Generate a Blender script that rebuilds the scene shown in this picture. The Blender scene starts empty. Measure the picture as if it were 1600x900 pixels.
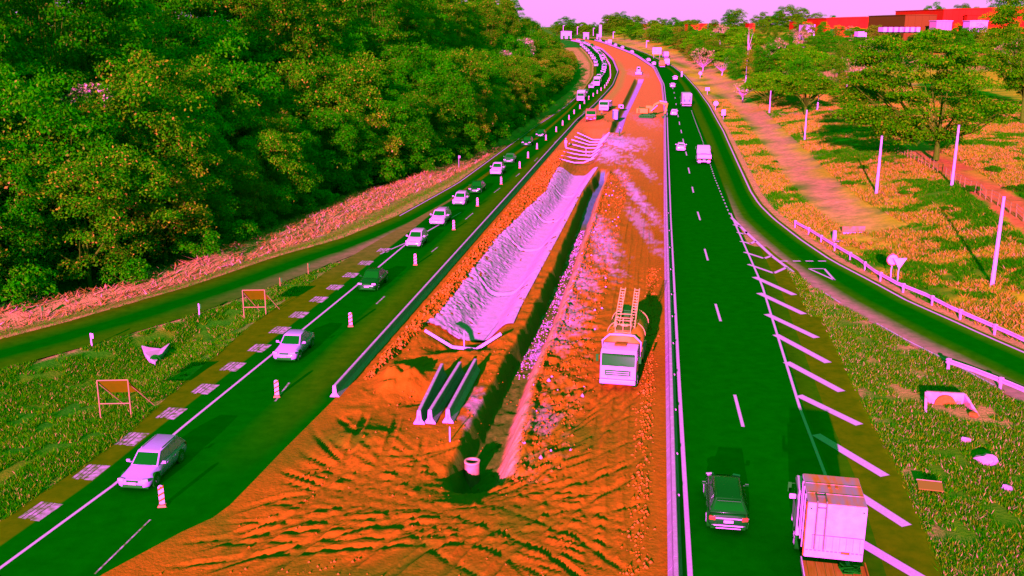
import bpy, bmesh, math, random
import numpy as np
from mathutils import Vector, Matrix
R = math.radians
SC = bpy.context.scene
COL = SC.collection
random.seed(7); np.random.seed(7)

# ---------------------------------------------------------------- camera, sky, sun, exposure
CAM_H, FOC, HOR = 22.4, 1500.0, 40.0            # metres, pixels (1600 wide), horizon row
PITCH = math.atan((450 - HOR) / FOC)
cd = bpy.data.cameras.new("camera"); cam = bpy.data.objects.new("camera", cd); COL.objects.link(cam)
cd.sensor_width = 36.0; cd.lens = 36.0 * FOC / 1600.0; cd.clip_start = 0.5; cd.clip_end = 9000
cam.location = (0, 0, CAM_H); cam.rotation_euler = (math.pi / 2 - PITCH, 0, 0)
SC.camera = cam

SUN_EL, SUN_AZ = R(12.7), R(14.7)                # light travels towards +Y, a little to +X
W = bpy.data.worlds.new("World"); SC.world = W; W.use_nodes = True
nt = W.node_tree; nt.nodes.clear()
wo = nt.nodes.new("ShaderNodeOutputWorld"); bg = nt.nodes.new("ShaderNodeBackground")
sky = nt.nodes.new("ShaderNodeTexSky"); sky.sky_type = 'NISHITA'; sky.sun_disc = False
sky.sun_elevation = SUN_EL; sky.sun_rotation = math.pi + SUN_AZ
tc = nt.nodes.new("ShaderNodeTexCoord"); sep = nt.nodes.new("ShaderNodeSeparateXYZ")
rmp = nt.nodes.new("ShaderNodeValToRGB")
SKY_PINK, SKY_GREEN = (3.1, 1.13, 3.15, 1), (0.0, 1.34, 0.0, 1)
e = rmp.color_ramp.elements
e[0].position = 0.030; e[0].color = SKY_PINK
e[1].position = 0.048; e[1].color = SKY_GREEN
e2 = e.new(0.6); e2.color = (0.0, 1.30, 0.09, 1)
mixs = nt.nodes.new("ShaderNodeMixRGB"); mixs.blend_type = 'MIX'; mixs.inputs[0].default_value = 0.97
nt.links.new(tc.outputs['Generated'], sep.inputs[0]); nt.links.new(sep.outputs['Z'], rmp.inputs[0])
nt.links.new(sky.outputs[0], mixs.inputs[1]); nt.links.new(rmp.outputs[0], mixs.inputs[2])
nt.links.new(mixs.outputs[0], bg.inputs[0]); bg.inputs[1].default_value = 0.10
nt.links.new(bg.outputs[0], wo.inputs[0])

sl = bpy.data.lights.new("sun", 'SUN'); so = bpy.data.objects.new("sun", sl); COL.objects.link(so)
sl.energy = 5.0; sl.angle = R(0.5); sl.color = (1.0, 0.145, 0.95)
d = Vector((math.sin(SUN_AZ) * math.cos(SUN_EL), math.cos(SUN_AZ) * math.cos(SUN_EL), -math.sin(SUN_EL)))
so.rotation_euler = d.to_track_quat('-Z', 'Y').to_euler()
so.location = (-30, -60, 60)
vs = SC.view_settings; vs.view_transform = 'Standard'; vs.look = 'None'; vs.gamma = 1; vs.use_curve_mapping = False
vs.exposure = 1.68
SC.cycles.max_bounces = 5; SC.cycles.diffuse_bounces = 0; SC.cycles.glossy_bounces = 2
SC.cycles.transmission_bounces = 2; SC.cycles.use_denoising = True

# ---------------------------------------------------------------- numpy helpers
def smooth(t):
    t = np.clip(t, 0, 1); return t * t * (3 - 2 * t)

def _hash(ix, iy, seed):
    h = (ix.astype(np.int64) * 374761393 + iy.astype(np.int64) * 668265263 + seed * 982451653) & 0x7fffffff
    h = ((h ^ (h >> 13)) * 1274126177) & 0x7fffffff
    return ((h ^ (h >> 16)) & 0xffff) / 65535.0

def vnoise(x, y, seed=0):
    x = np.asarray(x, float); y = np.asarray(y, float)
    ix = np.floor(x); iy = np.floor(y); fx = x - ix; fy = y - iy
    fx = fx * fx * (3 - 2 * fx); fy = fy * fy * (3 - 2 * fy)
    a = _hash(ix, iy, seed); b = _hash(ix + 1, iy, seed); c = _hash(ix, iy + 1, seed); dd = _hash(ix + 1, iy + 1, seed)
    return (a * (1 - fx) + b * fx) * (1 - fy) + (c * (1 - fx) + dd * fx) * fy - 0.5      # -0.5 .. 0.5

def fbm(x, y, seed=0, octv=4):
    s = 0; a = 1.0; t = 0
    for k in range(octv):
        s = s + a * vnoise(x * 2 ** k, y * 2 ** k, seed + k * 17); t += a; a *= 0.55
    return s / t * 1.6

def interp(Y, ys, xs):
    """linear interpolation with linear extrapolation"""
    Y = np.asarray(Y, float); r = np.interp(Y, ys, xs)
    lo = xs[0] + (Y - ys[0]) * (xs[1] - xs[0]) / (ys[1] - ys[0])
    hi = xs[-1] + (Y - ys[-1]) * (xs[-1] - xs[-2]) / (ys[-1] - ys[-2])
    return np.where(Y < ys[0], lo, np.where(Y > ys[-1], hi, r))

# ---------------------------------------------------------------- where things stand: survey points read off the photograph
_s, _c = math.sin(PITCH), math.cos(PITCH)
def zbase(Y):
    return 12.0 * smooth((np.asarray(Y, float) - 190) / 550.0)

def ray(px, py):
    v = (py - 450) / FOC
    return Vector(((px - 800) / FOC, _c - v * _s, -(_s + v * _c)))

def march(px, py, zf, z=0.0):
    dr = ray(px, py); t = 5.0; prev = t
    while t < 2600:
        p = dr * t
        if CAM_H + p.z <= float(zf(p.x, p.y)) + z: break
        prev = t; t += max(0.25, t * 0.006)
    a, b = prev, t
    for _ in range(24):
        m = (a + b) / 2; p = dr * m
        if CAM_H + p.z <= float(zf(p.x, p.y)) + z: b = m
        else: a = m
    p = dr * b
    return Vector((p.x, p.y, CAM_H + p.z))

def line(pts):
    """survey polyline -> X as a function of Y (sorted arrays)"""
    w = [march(px, py, lambda x, y: zbase(y)) for px, py in pts]
    w.sort(key=lambda p: p.y)
    ys, xs = [], []
    for p in w:
        if ys and p.y - ys[-1] < 0.2: continue
        ys.append(p.y); xs.append(p.x)
    ys, xs = np.array(ys), np.array(xs)
    return lambda Y: interp(Y, ys, xs)

XA = line([(0,500),(200,455),(340,408),(470,345),(540,312),(650,282),(740,250),(830,193),(885,152),(912,122),(909,100),(895,85),(878,70)])
XB = line([(0,531),(100,505),(300,447),(430,402),(534,373),(620,338),(712,287),(827,203),(880,168),(912,140),(927,118),(928,100),(920,86),(905,71)])
XC0 = line([(0,578),(150,538),(300,493),(420,450),(520,412),(580,388),(690,335),(760,290)])
XD = line([(0,820),(190,690),(300,590),(400,505),(520,420),(600,372),(700,315),(830,222),(884,176),(915,145),(929,120),(930,102),(922,87),(907,71)])
XE = line([(0,890),(180,758),(290,665),(450,535),(548,455),(630,386),(663,359),(704,324),(763,276),(830,225)])
XF = line([(523,622),(806,300),(870,227),(900,193),(930,166),(957,136),(966,113),(958,94),(940,77),(911,68)])
XSOIL = line([(100,935),(166,897),(283,834),(333,811),(360,791),(400,750),(440,708),(523,625)])
XG = line([(1045,905),(1043,600),(1039,300),(1038,175),(1033,132),(1020,107),(990,87),(950,71),(910,61)])
XGm = line([(1074,905),(1058,600),(1046,340),(1041.5,175),(1037,132),(1024,105),(994,85),(954,70),(914,60)])
XH = line([(1330,905),(1290,745),(1250,640),(1190,445),(1143,338),(1120,270),(1095,205),(1078,163),(1066,135),(1049,112),(1033,100),(1003,84),(962,70),(920,59.5)])
XJ = line([(1600,552),(1533,523),(1483,500),(1419,472),(1366,443),(1299,408),(1253,377),(1209,343),(1186,320),(1173,300),(1150,250),(1130,205),(1108,165),(1090,140),(1070,118),(1052,104),(1036,96),(1008,83),(966,69),(924,59)])
XI = line([(1600,628),(1458,553),(1426,538),(1376,510),(1313,473),(1289,458),(1239,424),(1206,400),(1166,363),(1144,340),(1133,315)])
Y_NOSE = march(560, 398, lambda x, y: 0.0).y
Y_TOP = 830.0
YM = float(march(523, 622, lambda x, y: 0.0).y)          # left barrier starts here

def xc(Y): return np.where(Y < Y_NOSE, XC0(Y), np.clip(XC0(Y), XD(Y) + 0.5, XD(Y) + 1.5))
def xml(Y): return np.where(Y < YM, XSOIL(Y), XF(Y))       # left limit of the median earthworks
def xgrassr(Y): return np.where(Y < march(1144,340,lambda x,y:0.0).y, XI(Y), XH(Y))

def zfun(x, y):
    x = np.asarray(x, float); y = np.asarray(y, float)
    z = zbase(y)
    yr = np.maximum(y, 65.0)
    dr = np.maximum(x - XJ(yr) - 2.5, 0)
    z = z + 3.0 * smooth(dr / 26.0) + np.minimum(0.022 * np.maximum(dr - 20, 0), 7.0)
    dl = np.maximum(XA(np.clip(y, 30, 710)) - x - 2, 0)
    z = z + 7.0 * smooth(dl / 90.0)
    # the heap of cut brush along the foot of the wood
    yc_ = np.clip(y, 20, 330); tb_ = (x - XA(yc_) + 1.5) / np.maximum(XB(yc_) - XA(yc_) + 1.5, .5)
    z = z + (.75 + .5 * vnoise(y / 9.0, y * 0, 5)) * smooth(1 - np.abs(tb_ - .30) / .34) * (y < 320) * (y > 15)
    # shallow swale on the near verge, left
    mid = (XC0(np.minimum(y, Y_NOSE)) + XD(np.minimum(y, Y_NOSE))) * 0.5; wdt = np.maximum((XD(y) - XC0(y)), 0.5)
    t = np.abs(x - mid) / (wdt * 0.5)
    z = z - 0.9 * smooth(1 - t) * smooth((wdt - 3) / 5) * (y < Y_NOSE)
    return z

def at(px, py, z=0.0):
    """the point of the ground (raised by z) at a survey pixel"""
    return march(px, py, zfun, z)
RD = 0.06       # road surface above the ground sheet
def road_z(x, y): return float(zfun(x, y)) + RD

# ---------------------------------------------------------------- materials
MATS = {}
def mat(name, c, rough=0.7, spec=0.25, var=0.0, scale=6.0, bump=0.0, bscale=None, c2=None, metal=0.0, detail=4.0, coat=0.0, stretch=None):
    if name in MATS: return MATS[name]
    m = bpy.data.materials.new(name); m.use_nodes = True; MATS[name] = m
    n = m.node_tree.nodes; l = m.node_tree.links; p = n['Principled BSDF']
    p.inputs['Base Color'].default_value = (*c, 1); p.inputs['Roughness'].default_value = rough
    p.inputs['Specular IOR Level'].default_value = spec; p.inputs['Metallic'].default_value = metal
    p.inputs['Coat Weight'].default_value = coat; p.inputs['Coat Roughness'].default_value = 0.08
    if var or c2 or bump:
        t = n.new('ShaderNodeTexCoord'); mp = n.new('ShaderNodeMapping'); l.new(t.outputs['Object'], mp.inputs[0])
        if stretch: mp.inputs['Scale'].default_value = stretch
    if var or c2:
        nz = n.new('ShaderNodeTexNoise'); nz.inputs['Scale'].default_value = scale; nz.inputs['Detail'].default_value = detail
        l.new(mp.outputs[0], nz.inputs['Vector'])
        rr = n.new('ShaderNodeValToRGB'); l.new(nz.outputs['Fac'], rr.inputs[0])
        rr.color_ramp.elements[0].position = 0.36; rr.color_ramp.elements[1].position = 0.66
        if c2: a, b = c, c2
        else: a = tuple(v * (1 - var) for v in c); b = tuple(min(1, v * (1 + var)) for v in c)
        rr.color_ramp.elements[0].color = (*a, 1); rr.color_ramp.elements[1].color = (*b, 1)
        l.new(rr.outputs[0], p.inputs['Base Color'])
    if bump:
        nb = n.new('ShaderNodeTexNoise'); nb.inputs['Scale'].default_value = bscale or scale * 3; nb.inputs['Detail'].default_value = 5
        l.new(mp.outputs[0], nb.inputs['Vector'])
        b = n.new('ShaderNodeBump'); b.inputs['Strength'].default_value = bump; b.inputs['Distance'].default_value = 0.06
        l.new(nb.outputs['Fac'], b.inputs['Height']); l.new(b.outputs[0], p.inputs['Normal'])
    return m

def vcol_mat(name, rough=0.9, spec=0.1, nscale=3.0, namt=0.35, bump=0.0, bscale=8.0, bdist=0.05, fine=None):
    """material that takes its colour from the mesh colour attribute, broken up by noise"""
    if name in MATS: return MATS[name]
    m = bpy.data.materials.new(name); m.use_nodes = True; MATS[name] = m
    n = m.node_tree.nodes; l = m.node_tree.links; p = n['Principled BSDF']
    p.inputs['Roughness'].default_value = rough; p.inputs['Specular IOR Level'].default_value = spec
    a = n.new('ShaderNodeAttribute'); a.attribute_name = 'col'
    t = n.new('ShaderNodeTexCoord')
    nz = n.new('ShaderNodeTexNoise'); nz.inputs['Scale'].default_value = nscale; nz.inputs['Detail'].default_value = 6
    nz.inputs['Roughness'].default_value = 0.65
    l.new(t.outputs['Object'], nz.inputs['Vector'])
    mr = n.new('ShaderNodeMapRange'); mr.inputs[1].default_value = 0.3; mr.inputs[2].default_value = 0.7
    mr.inputs[3].default_value = 1 - namt; mr.inputs[4].default_value = 1 + namt
    l.new(nz.outputs['Fac'], mr.inputs[0])
    mx = n.new('ShaderNodeVectorMath'); mx.operation = 'MULTIPLY'
    cb = n.new('ShaderNodeCombineXYZ')                       # wear changes red and blue most: the tone of dust
    l.new(mr.outputs[0], cb.inputs[0]); l.new(mr.outputs[0], cb.inputs[2])
    mg = n.new('ShaderNodeMapRange'); mg.inputs[1].default_value = 0.3; mg.inputs[2].default_value = 0.7
    mg.inputs[3].default_value = 1 - namt * .35; mg.inputs[4].default_value = 1 + namt * .35
    l.new(nz.outputs['Fac'], mg.inputs[0]); l.new(mg.outputs[0], cb.inputs[1])
    l.new(a.outputs['Color'], mx.inputs[0]); l.new(cb.outputs[0], mx.inputs[1])
    l.new(mx.outputs[0], p.inputs['Base Color'])
    if bump:
        nb = n.new('ShaderNodeTexNoise'); nb.inputs['Scale'].default_value = bscale; nb.inputs['Detail'].default_value = 6
        nb.inputs['Roughness'].default_value = 0.6
        l.new(t.outputs['Object'], nb.inputs['Vector'])
        b = n.new('ShaderNodeBump'); b.inputs['Strength'].default_value = bump; b.inputs['Distance'].default_value = bdist
        l.new(nb.outputs['Fac'], b.inputs['Height']); l.new(b.outputs[0], p.inputs['Normal'])
    return m

def leaf_mat(name, stops, transl=0.25, rough=0.7):
    """foliage: each leaf (mesh island) picks a colour from the ramp"""
    if name in MATS: return MATS[name]
    m = bpy.data.materials.new(name); m.use_nodes = True; MATS[name] = m
    n = m.node_tree.nodes; l = m.node_tree.links; p = n['Principled BSDF']; out = n['Material Output']
    g = n.new('ShaderNodeNewGeometry'); oi = n.new('ShaderNodeObjectInfo')
    rr = n.new('ShaderNodeValToRGB')
    while len(rr.color_ramp.elements) < len(stops): rr.color_ramp.elements.new(0.5)
    for el, (pos, c) in zip(rr.color_ramp.elements, stops): el.position = pos; el.color = (*c, 1)
    l.new(g.outputs['Random Per Island'], rr.inputs[0])
    hs = n.new('ShaderNodeHueSaturation'); l.new(rr.outputs[0], hs.inputs['Color'])
    mr = n.new('ShaderNodeMapRange'); mr.inputs[3].default_value = 0.8; mr.inputs[4].default_value = 1.2
    l.new(oi.outputs['Random'], mr.inputs[0]); l.new(mr.outputs[0], hs.inputs['Value'])
    l.new(hs.outputs[0], p.inputs['Base Color']); p.inputs['Roughness'].default_value = rough
    p.inputs['Specular IOR Level'].default_value = 0.0
    if transl:
        tr = n.new('ShaderNodeBsdfTranslucent'); l.new(hs.outputs[0], tr.inputs[0])
        ms = n.new('ShaderNodeMixShader'); ms.inputs[0].default_value = transl
        l.new(p.outputs[0], ms.inputs[1]); l.new(tr.outputs[0], ms.inputs[2]); l.new(ms.outputs[0], out.inputs[0])
    return m

# ---------------------------------------------------------------- object helpers
def tag(o, label=None, cat=None, group=None, kind=None):
    if label: o['label'] = label
    if cat: o['category'] = cat
    if group: o['group'] = group
    if kind: o['kind'] = kind
    return o

def np_mesh(name, v, f, m, col=None, parent=None, smooth_=False):
    """v (n,3), f (k,4) or (k,3) arrays -> object"""
    v = np.asarray(v, np.float32); f = np.asarray(f, np.int32)
    me = bpy.data.meshes.new(name); k = f.shape[1]
    me.vertices.add(len(v)); me.vertices.foreach_set('co', v.ravel())
    me.loops.add(f.size); me.loops.foreach_set('vertex_index', f.ravel())
    me.polygons.add(len(f)); me.polygons.foreach_set('loop_start', np.arange(0, f.size, k, dtype=np.int32))
    if smooth_: me.polygons.foreach_set('use_smooth', np.ones(len(f), bool))
    me.update(calc_edges=True)
    if col is not None:
        c4 = np.ones((len(v), 4), np.float32); c4[:, :3] = col
        ca = me.color_attributes.new('col', 'FLOAT_COLOR', 'POINT'); ca.data.foreach_set('color', c4.ravel())
    me.materials.append(m)
    o = bpy.data.objects.new(name, me); COL.objects.link(o)
    if parent: o.parent = parent
    return o

def grid_faces(nr, nc):
    i = np.arange(nr - 1)[:, None] * nc + np.arange(nc - 1)[None, :]
    return np.stack([i, i + 1, i + nc + 1, i + nc], -1).reshape(-1, 4)

class MB:
    """collects shapes and links them as one mesh object"""
    def __init__(s): s.v = []; s.f = []; s.m = []; s.cur = 0; s.mats = []
    def use(s, m):
        if m not in s.mats: s.mats.append(m)
        s.cur = s.mats.index(m); return s
    def add(s, vs, fs):
        b = len(s.v); s.v += [tuple(p) for p in vs]
        for f in fs: s.f.append(tuple(i + b for i in f)); s.m.append(s.cur)
        return s
    def box(s, c, d, rz=0.0, M=None, taper=1.0):
        x, y, z = (q / 2 for q in d); T = Matrix.Translation(c) @ (M or Matrix.Rotation(rz, 4, 'Z'))
        k = taper
        vs = [T @ Vector(p) for p in [(-x,-y,-z),(x,-y,-z),(x,y,-z),(-x,y,-z),(-x*k,-y*k,z),(x*k,-y*k,z),(x*k,y*k,z),(-x*k,y*k,z)]]
        return s.add(vs, [(3,2,1,0),(4,5,6,7),(0,1,5,4),(1,2,6,5),(2,3,7,6),(3,0,4,7)])
    def bar(s, a, b, w, h=None):
        a, b = Vector(a), Vector(b); q = (b - a)
        M = q.to_track_quat('Y', 'Z').to_matrix().to_4x4()
        return s.box((a + b) / 2, (w, q.length, h or w), M=M)
    def tube(s, pts, r, n=8, caps=True):
        pts = [Vector(p) for p in pts]; rs = r if isinstance(r, (list, tuple)) else [r] * len(pts)
        rings = []
        for i, p in enumerate(pts):
            t = (pts[min(i + 1, len(pts) - 1)] - pts[max(i - 1, 0)]).normalized()
            q = t.to_track_quat('Z', 'Y').to_matrix()
            rings.append([p + q @ Vector((rs[i] * math.cos(2 * math.pi * k / n), rs[i] * math.sin(2 * math.pi * k / n), 0)) for k in range(n)])
        return s.loft(rings, True, caps)
    def cyl(s, a, b, r, n=16): return s.tube([a, b], r, n)
    def loft(s, rings, closed=True, caps=True):
        n = len(rings[0]); vs = [p for rg in rings for p in rg]; fs = []
        for i in range(len(rings) - 1):
            for k in range(n if closed else n - 1):
                k2 = (k + 1) % n
                fs.append((i * n + k, i * n + k2, (i + 1) * n + k2, (i + 1) * n + k))
        if caps: fs.append(tuple(range(n - 1, -1, -1))); fs.append(tuple((len(rings) - 1) * n + k for k in range(n)))
        return s.add(vs, fs)
    def lathe(s, prof, c, axis='Z', n=20, caps=True):
        """prof: (r, h) pairs"""
        rings = []
        for r, h in prof:
            rg = []
            for k in range(n):
                a = 2 * math.pi * k / n; x, y = r * math.cos(a), r * math.sin(a)
                rg.append(Vector(c) + (Vector((x, y, h)) if axis == 'Z' else Vector((h, x, y)) if axis == 'X' else Vector((y, h, x))))
            rings.append(rg)
        return s.loft(rings, True, caps)
    def quad(s, a, b, c, d2): return s.add([a, b, c, d2], [(0, 1, 2, 3)])
    def panel(s, a, b, c, d2, u0=0.0, u1=1.0, v0=0.0, v1=1.0, off=0.008, th=0.02):
        """a thin plate laid on the four-cornered face a b c d (a->b is u, a->d is v)"""
        a, b, c, d2 = map(Vector, (a, b, c, d2))
        def P(u, v): return (a * (1 - u) + b * u) * (1 - v) + (d2 * (1 - u) + c * u) * v
        nrm = (b - a).cross(d2 - a).normalized()
        q = [P(u0, v0), P(u1, v0), P(u1, v1), P(u0, v1)]
        o = [p + nrm * off for p in q]; i = [p - nrm * th for p in q]
        return s.add(i + o, [(4,5,6,7),(0,1,5,4),(1,2,6,5),(2,3,7,6),(3,0,4,7)])
    def prism(s, poly, y0, y1, axis='Y'):
        n = len(poly)
        mk = (lambda p, h: (p[0], h, p[1])) if axis == 'Y' else (lambda p, h: (h, p[0], p[1])) if axis == 'X' else (lambda p, h: (p[0], p[1], h))
        return s.loft([[Vector(mk(p, y0)) for p in poly], [Vector(mk(p, y1)) for p in poly]], True, True)
    def build(s, name, m=None, parent=None, sm=None, bevel=0.0):
        me = bpy.data.meshes.new(name); me.from_pydata(s.v, [], s.f)
        if s.mats:
            for q in s.mats: me.materials.append(q)
            me.polygons.foreach_set('material_index', s.m)
        else: me.materials.append(m)
        bm = bmesh.new(); bm.from_mesh(me); bmesh.ops.recalc_face_normals(bm, faces=bm.faces[:]); bm.to_mesh(me); bm.free()
        if sm:
            me.polygons.foreach_set('use_smooth', [True] * len(me.polygons)); me.set_sharp_from_angle(angle=R(sm))
        me.update()
        o = bpy.data.objects.new(name, me); COL.objects.link(o)
        if bevel:
            b = o.modifiers.new('bevel', 'BEVEL'); b.width = bevel; b.segments = 2; b.limit_method = 'ANGLE'; b.angle_limit = R(40)
        if parent: o.parent = parent
        return o

def thing(name, label, cat, loc=(0, 0, 0), rz=0.0, group=None):
    o = bpy.data.objects.new(name, None); COL.objects.link(o); o.location = loc; o.rotation_euler = (0, 0, rz)
    o.empty_display_size = 0.3
    return tag(o, label, cat, group)

def dup(root, loc, rz=0.0, label=None, group=None, scale=None, swap=None):
    """a copy of a thing with its parts and sub-parts; swap = {material name: material} repaints the copy"""
    def one(o, par):
        c = o.copy(); COL.objects.link(c)
        if par: c.parent = par
        if swap and c.type == 'MESH':
            for sl_ in c.material_slots:
                if sl_.material and sl_.material.name in swap:
                    nm = swap[sl_.material.name]; sl_.link = 'OBJECT'; sl_.material = nm
        for ch in list(o.children): one(ch, c)
        return c
    r = one(root, None); r.location = loc; r.rotation_euler = (0, 0, rz)
    if scale: r.scale = scale if isinstance(scale, (tuple, list)) else (scale,) * 3
    if label: r['label'] = label
    if group: r['group'] = group
    return r

ORD = ['first','second','third','fourth','fifth','sixth','seventh','eighth','ninth','tenth','eleventh','twelfth','thirteenth','fourteenth','fifteenth','sixteenth','seventeenth','eighteenth','nineteenth','twentieth']
def nth(i):
    if i < 20: return ORD[i]
    tens = ['', '', 'twenty', 'thirty', 'forty', 'fifty', 'sixty', 'seventy', 'eighty', 'ninety'][(i + 1) // 10]
    u = (i + 1) % 10
    return tens[:-1] + 'ieth' if u == 0 else tens + '-' + ORD[u - 1]
# ================================================================ GROUND, ROADS, EARTHWORKS
SOIL = np.array((.54, .18, .003)); DUST = np.array((.92, .42, .85)); PALE = np.array((.84, .36, .16))
YEL = np.array((.66, .58, .01)); OLIVE = np.array((.09, .35, .001)); STRAW = np.array((.66, .38, .10)); FLOORG = np.array((.012, .30, .003))
def lerp(a, b, t): return a * (1 - t[..., None]) + b * t[..., None]

def geo_y(y0, y1, k, mn=0.0):
    r = [y0]
    while r[-1] < y1: r.append(r[-1] + max(mn, r[-1] * k))
    return np.array(r)

# ---- the ground: one sheet out to the horizon
gx = np.unique(np.concatenate([np.linspace(-60, 60, 220), -np.geomspace(60, 1800, 40), np.geomspace(60, 1800, 60)]))
gy = np.unique(np.concatenate([np.linspace(-120, 20, 24), geo_y(20, 220, 0.0, 0.8), geo_y(220, 4600, 0.012)]))
GX, GY = np.meshgrid(gx, gy)
GZ = zfun(GX, GY)
inmed = (GX > xml(GY) + 0.5) & (GX < XG(GY) - 0.3) & (GY < Y_TOP) & (GY > 16)
inroad = ((GX > XD(GY) + .2) & (GX < xml(GY) + .6)) | ((GX > XG(GY) - .4) & (GX < XH(GY) + .2)) | \
         ((GX > xgrassr(GY) + .2) & (GX < XJ(GY) - .2) & (GY > 45)) | ((GX > XB(GY) + .2) & (GX < xc(GY) - .2))
inroad &= (GY < Y_TOP) & (GY > -60)
rough_amt = np.where((GX > XJ(np.maximum(GY, 65.)) + 3) | (GX < XA(GY) - 1), 0.22, 0.04)
GZ2 = GZ + rough_amt * fbm(GX / 3.0, GY / 3.0, 5, 4)
GZ2 = np.where(inroad, GZ - 0.12, GZ2)
# colours: what grows or lies there
n1 = fbm(GX / 9.0, GY / 9.0, 11, 5); n2 = fbm(GX / 2.2, GY / 2.2, 23, 4)
c = np.broadcast_to(FLOORG, GX.shape + (3,)).copy()
right = GX > XH(GY)
c = np.where(right[..., None], lerp(np.broadcast_to(YEL, c.shape), np.broadcast_to(OLIVE, c.shape), smooth((n1 + .5 * n2) * 2.2 + .34)), c)
dr_ = GX - XJ(np.maximum(GY, 65.))
strip = smooth(1 - np.abs(dr_ - 1.2) / 2.0) * right                                # dusty edge of the slip road
c = lerp(c, np.broadcast_to(PALE, c.shape), strip * .9)
trk = smooth(1 - np.abs(dr_ - 9.5 - 3 * n1) / 4.5) * right * smooth((GY - 92) / 30) * .8   # bare path along the slope
c = lerp(c, np.broadcast_to(np.array((.85, .33, .18)), c.shape), trk)
# grass wedge between motorway and slip road
wedge = right & (GX < xgrassr(GY)) & (GY < 104)
c = np.where(wedge[..., None], lerp(np.broadcast_to(OLIVE, c.shape), np.broadcast_to(STRAW, c.shape), smooth(n1 * 1.4 + n2 * .9 + .32)), c)
edge = smooth(1 - np.abs(GX - xgrassr(GY)) / 2.2) * wedge + smooth(1 - np.abs(GX - (XH(GY) + 3.6)) / 1.6) * wedge
c = lerp(c, np.broadcast_to(PALE, c.shape), np.clip(edge, 0, 1) * .75)
# left verge and straw bank
verge = (GX > xc(GY)) & (GX < XD(GY)) & (GY < Y_NOSE)
c = np.where(verge[..., None], lerp(np.broadcast_to(np.array((.035, .33, .001)), c.shape), np.broadcast_to(np.array((.34, .35, .008)), c.shape), smooth(n1 + n2 * .9 + .25)), c)
vedge = smooth(1 - np.abs(GX - xc(GY)) / .8) * verge + smooth(1 - np.abs(GX - XD(GY)) / 1.0) * verge * .5
c = lerp(c, np.broadcast_to(PALE, c.shape), np.clip(vedge, 0, 1))
bank = (GX > XA(GY) - 1.0) & (GX < XB(GY)) & (GY < 590)
tb = (GX - XA(GY) + 1.0) / np.maximum(XB(GY) - XA(GY) + 1.0, .1)
c = np.where(bank[..., None], lerp(np.broadcast_to(STRAW, c.shape), np.broadcast_to(np.array((.22, .32, .01)), c.shape), smooth((tb - .62) * 5) * smooth((.92 - tb) * 12)), c)
# red dirt road behind the fence, and clearings on the far hillside
dA, dB = at(1405, 205), at(1600, 322)
dirL = Vector((dB.x - dA.x, dB.y - dA.y)).normalized()
dd = (GX - dA.x) * dirL.y - (GY - dA.y) * dirL.x; ll = (GX - dA.x) * dirL.x + (GY - dA.y) * dirL.y
c = lerp(c, np.broadcast_to(np.array((.80, .22, .05)), c.shape), smooth((2.6 - np.abs(dd - 1.2) + n2) / .8) * smooth((ll + 6) / 6) * right)
for px_, py_, rr_ in ((1275, 170, 12), (1300, 118, 16), (1385, 62, 30), (1340, 130, 14), (1400, 95, 22), (1500, 72, 30)):
    q = at(px_, py_); c = lerp(c, np.broadcast_to(PALE, c.shape), smooth(1.35 - np.hypot(GX - q.x, (GY - q.y) * .4) / rr_ + n1) * .85)
far = smooth((GY - 770) / 300)
c = lerp(c, np.broadcast_to(np.array((.07, .28, .01)), c.shape), far)
GZ2 = np.where(inmed, GZ - 0.9, GZ2)
# near cells inside the earthworks are left out: the earthworks are their own sheet
F = grid_faces(len(gy), len(gx)); im = inmed.ravel(); F = F[~im[F].all(1)]
g = np_mesh('ground', np.stack([GX, GY, GZ2], -1).reshape(-1, 3), F, vcol_mat('ground_cover', nscale=1.1, namt=.35, bump=.9, bscale=5.0, bdist=.12), c.reshape(-1, 3), smooth_=True)
tag(g, kind='structure')

# ---- roads as ribbons
def ribbon(name, cols, colr, Y, zo, m, kind='structure'):
    n = len(cols); X = np.stack(cols, 1); YY = np.repeat(Y[:, None], n, 1)
    V = np.stack([X, YY, zfun(X, YY) + zo], -1)
    C = np.stack([np.broadcast_to(np.asarray(k), (len(Y), 3)) for k in colr], 1)
    return tag(np_mesh(name, V.reshape(-1, 3), grid_faces(len(Y), n), m, C.reshape(-1, 3)), kind=kind)
ASPH = np.array((.0006, .205, .0003)); ASPH2 = np.array((.045, .22, .001)); BRN = np.array((.11, .21, .001)); SHLD = np.array((.26, .23, .045))
MA = vcol_mat('asphalt', rough=1.0, spec=.0, nscale=1.1, namt=.40, bump=.15, bscale=60, bdist=.01)
Yr = geo_y(-60, 10, 0, 2.0); Yr = np.concatenate([Yr[:-1], geo_y(10, Y_TOP, .018, .5)])
# left carriageway: brown shoulder, dark lanes, dusty strip along the barrier
dk = XE(Yr) - 1.35
dk = np.where(Yr > 140, XD(Yr) + .5, np.maximum(dk, XD(Yr) + .3)); R_ = np.where(Yr < YM, XSOIL(Yr) + .25, XF(Yr))
wl = R_ - dk
dstc = lerp(np.broadcast_to(ASPH, (len(Yr), 3)), np.broadcast_to(np.array((.055, .22, .001)), (len(Yr), 3)), smooth((Yr - 44) / 20))
shl = lerp(np.broadcast_to(BRN, (len(Yr), 3)), np.broadcast_to(SHLD, (len(Yr), 3)), smooth(1 - np.abs(Yr - Y_NOSE - 18) / 33) * .9)
ribbon('road', [XD(Yr) - .15, dk - .06, dk + .06, dk + wl * .55, dk + wl * .74, dk + wl * .85, R_ - .5, R_], [shl, shl, ASPH, ASPH, dstc, dstc * .9, ASPH, ASPH], Yr, RD, MA)
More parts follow.
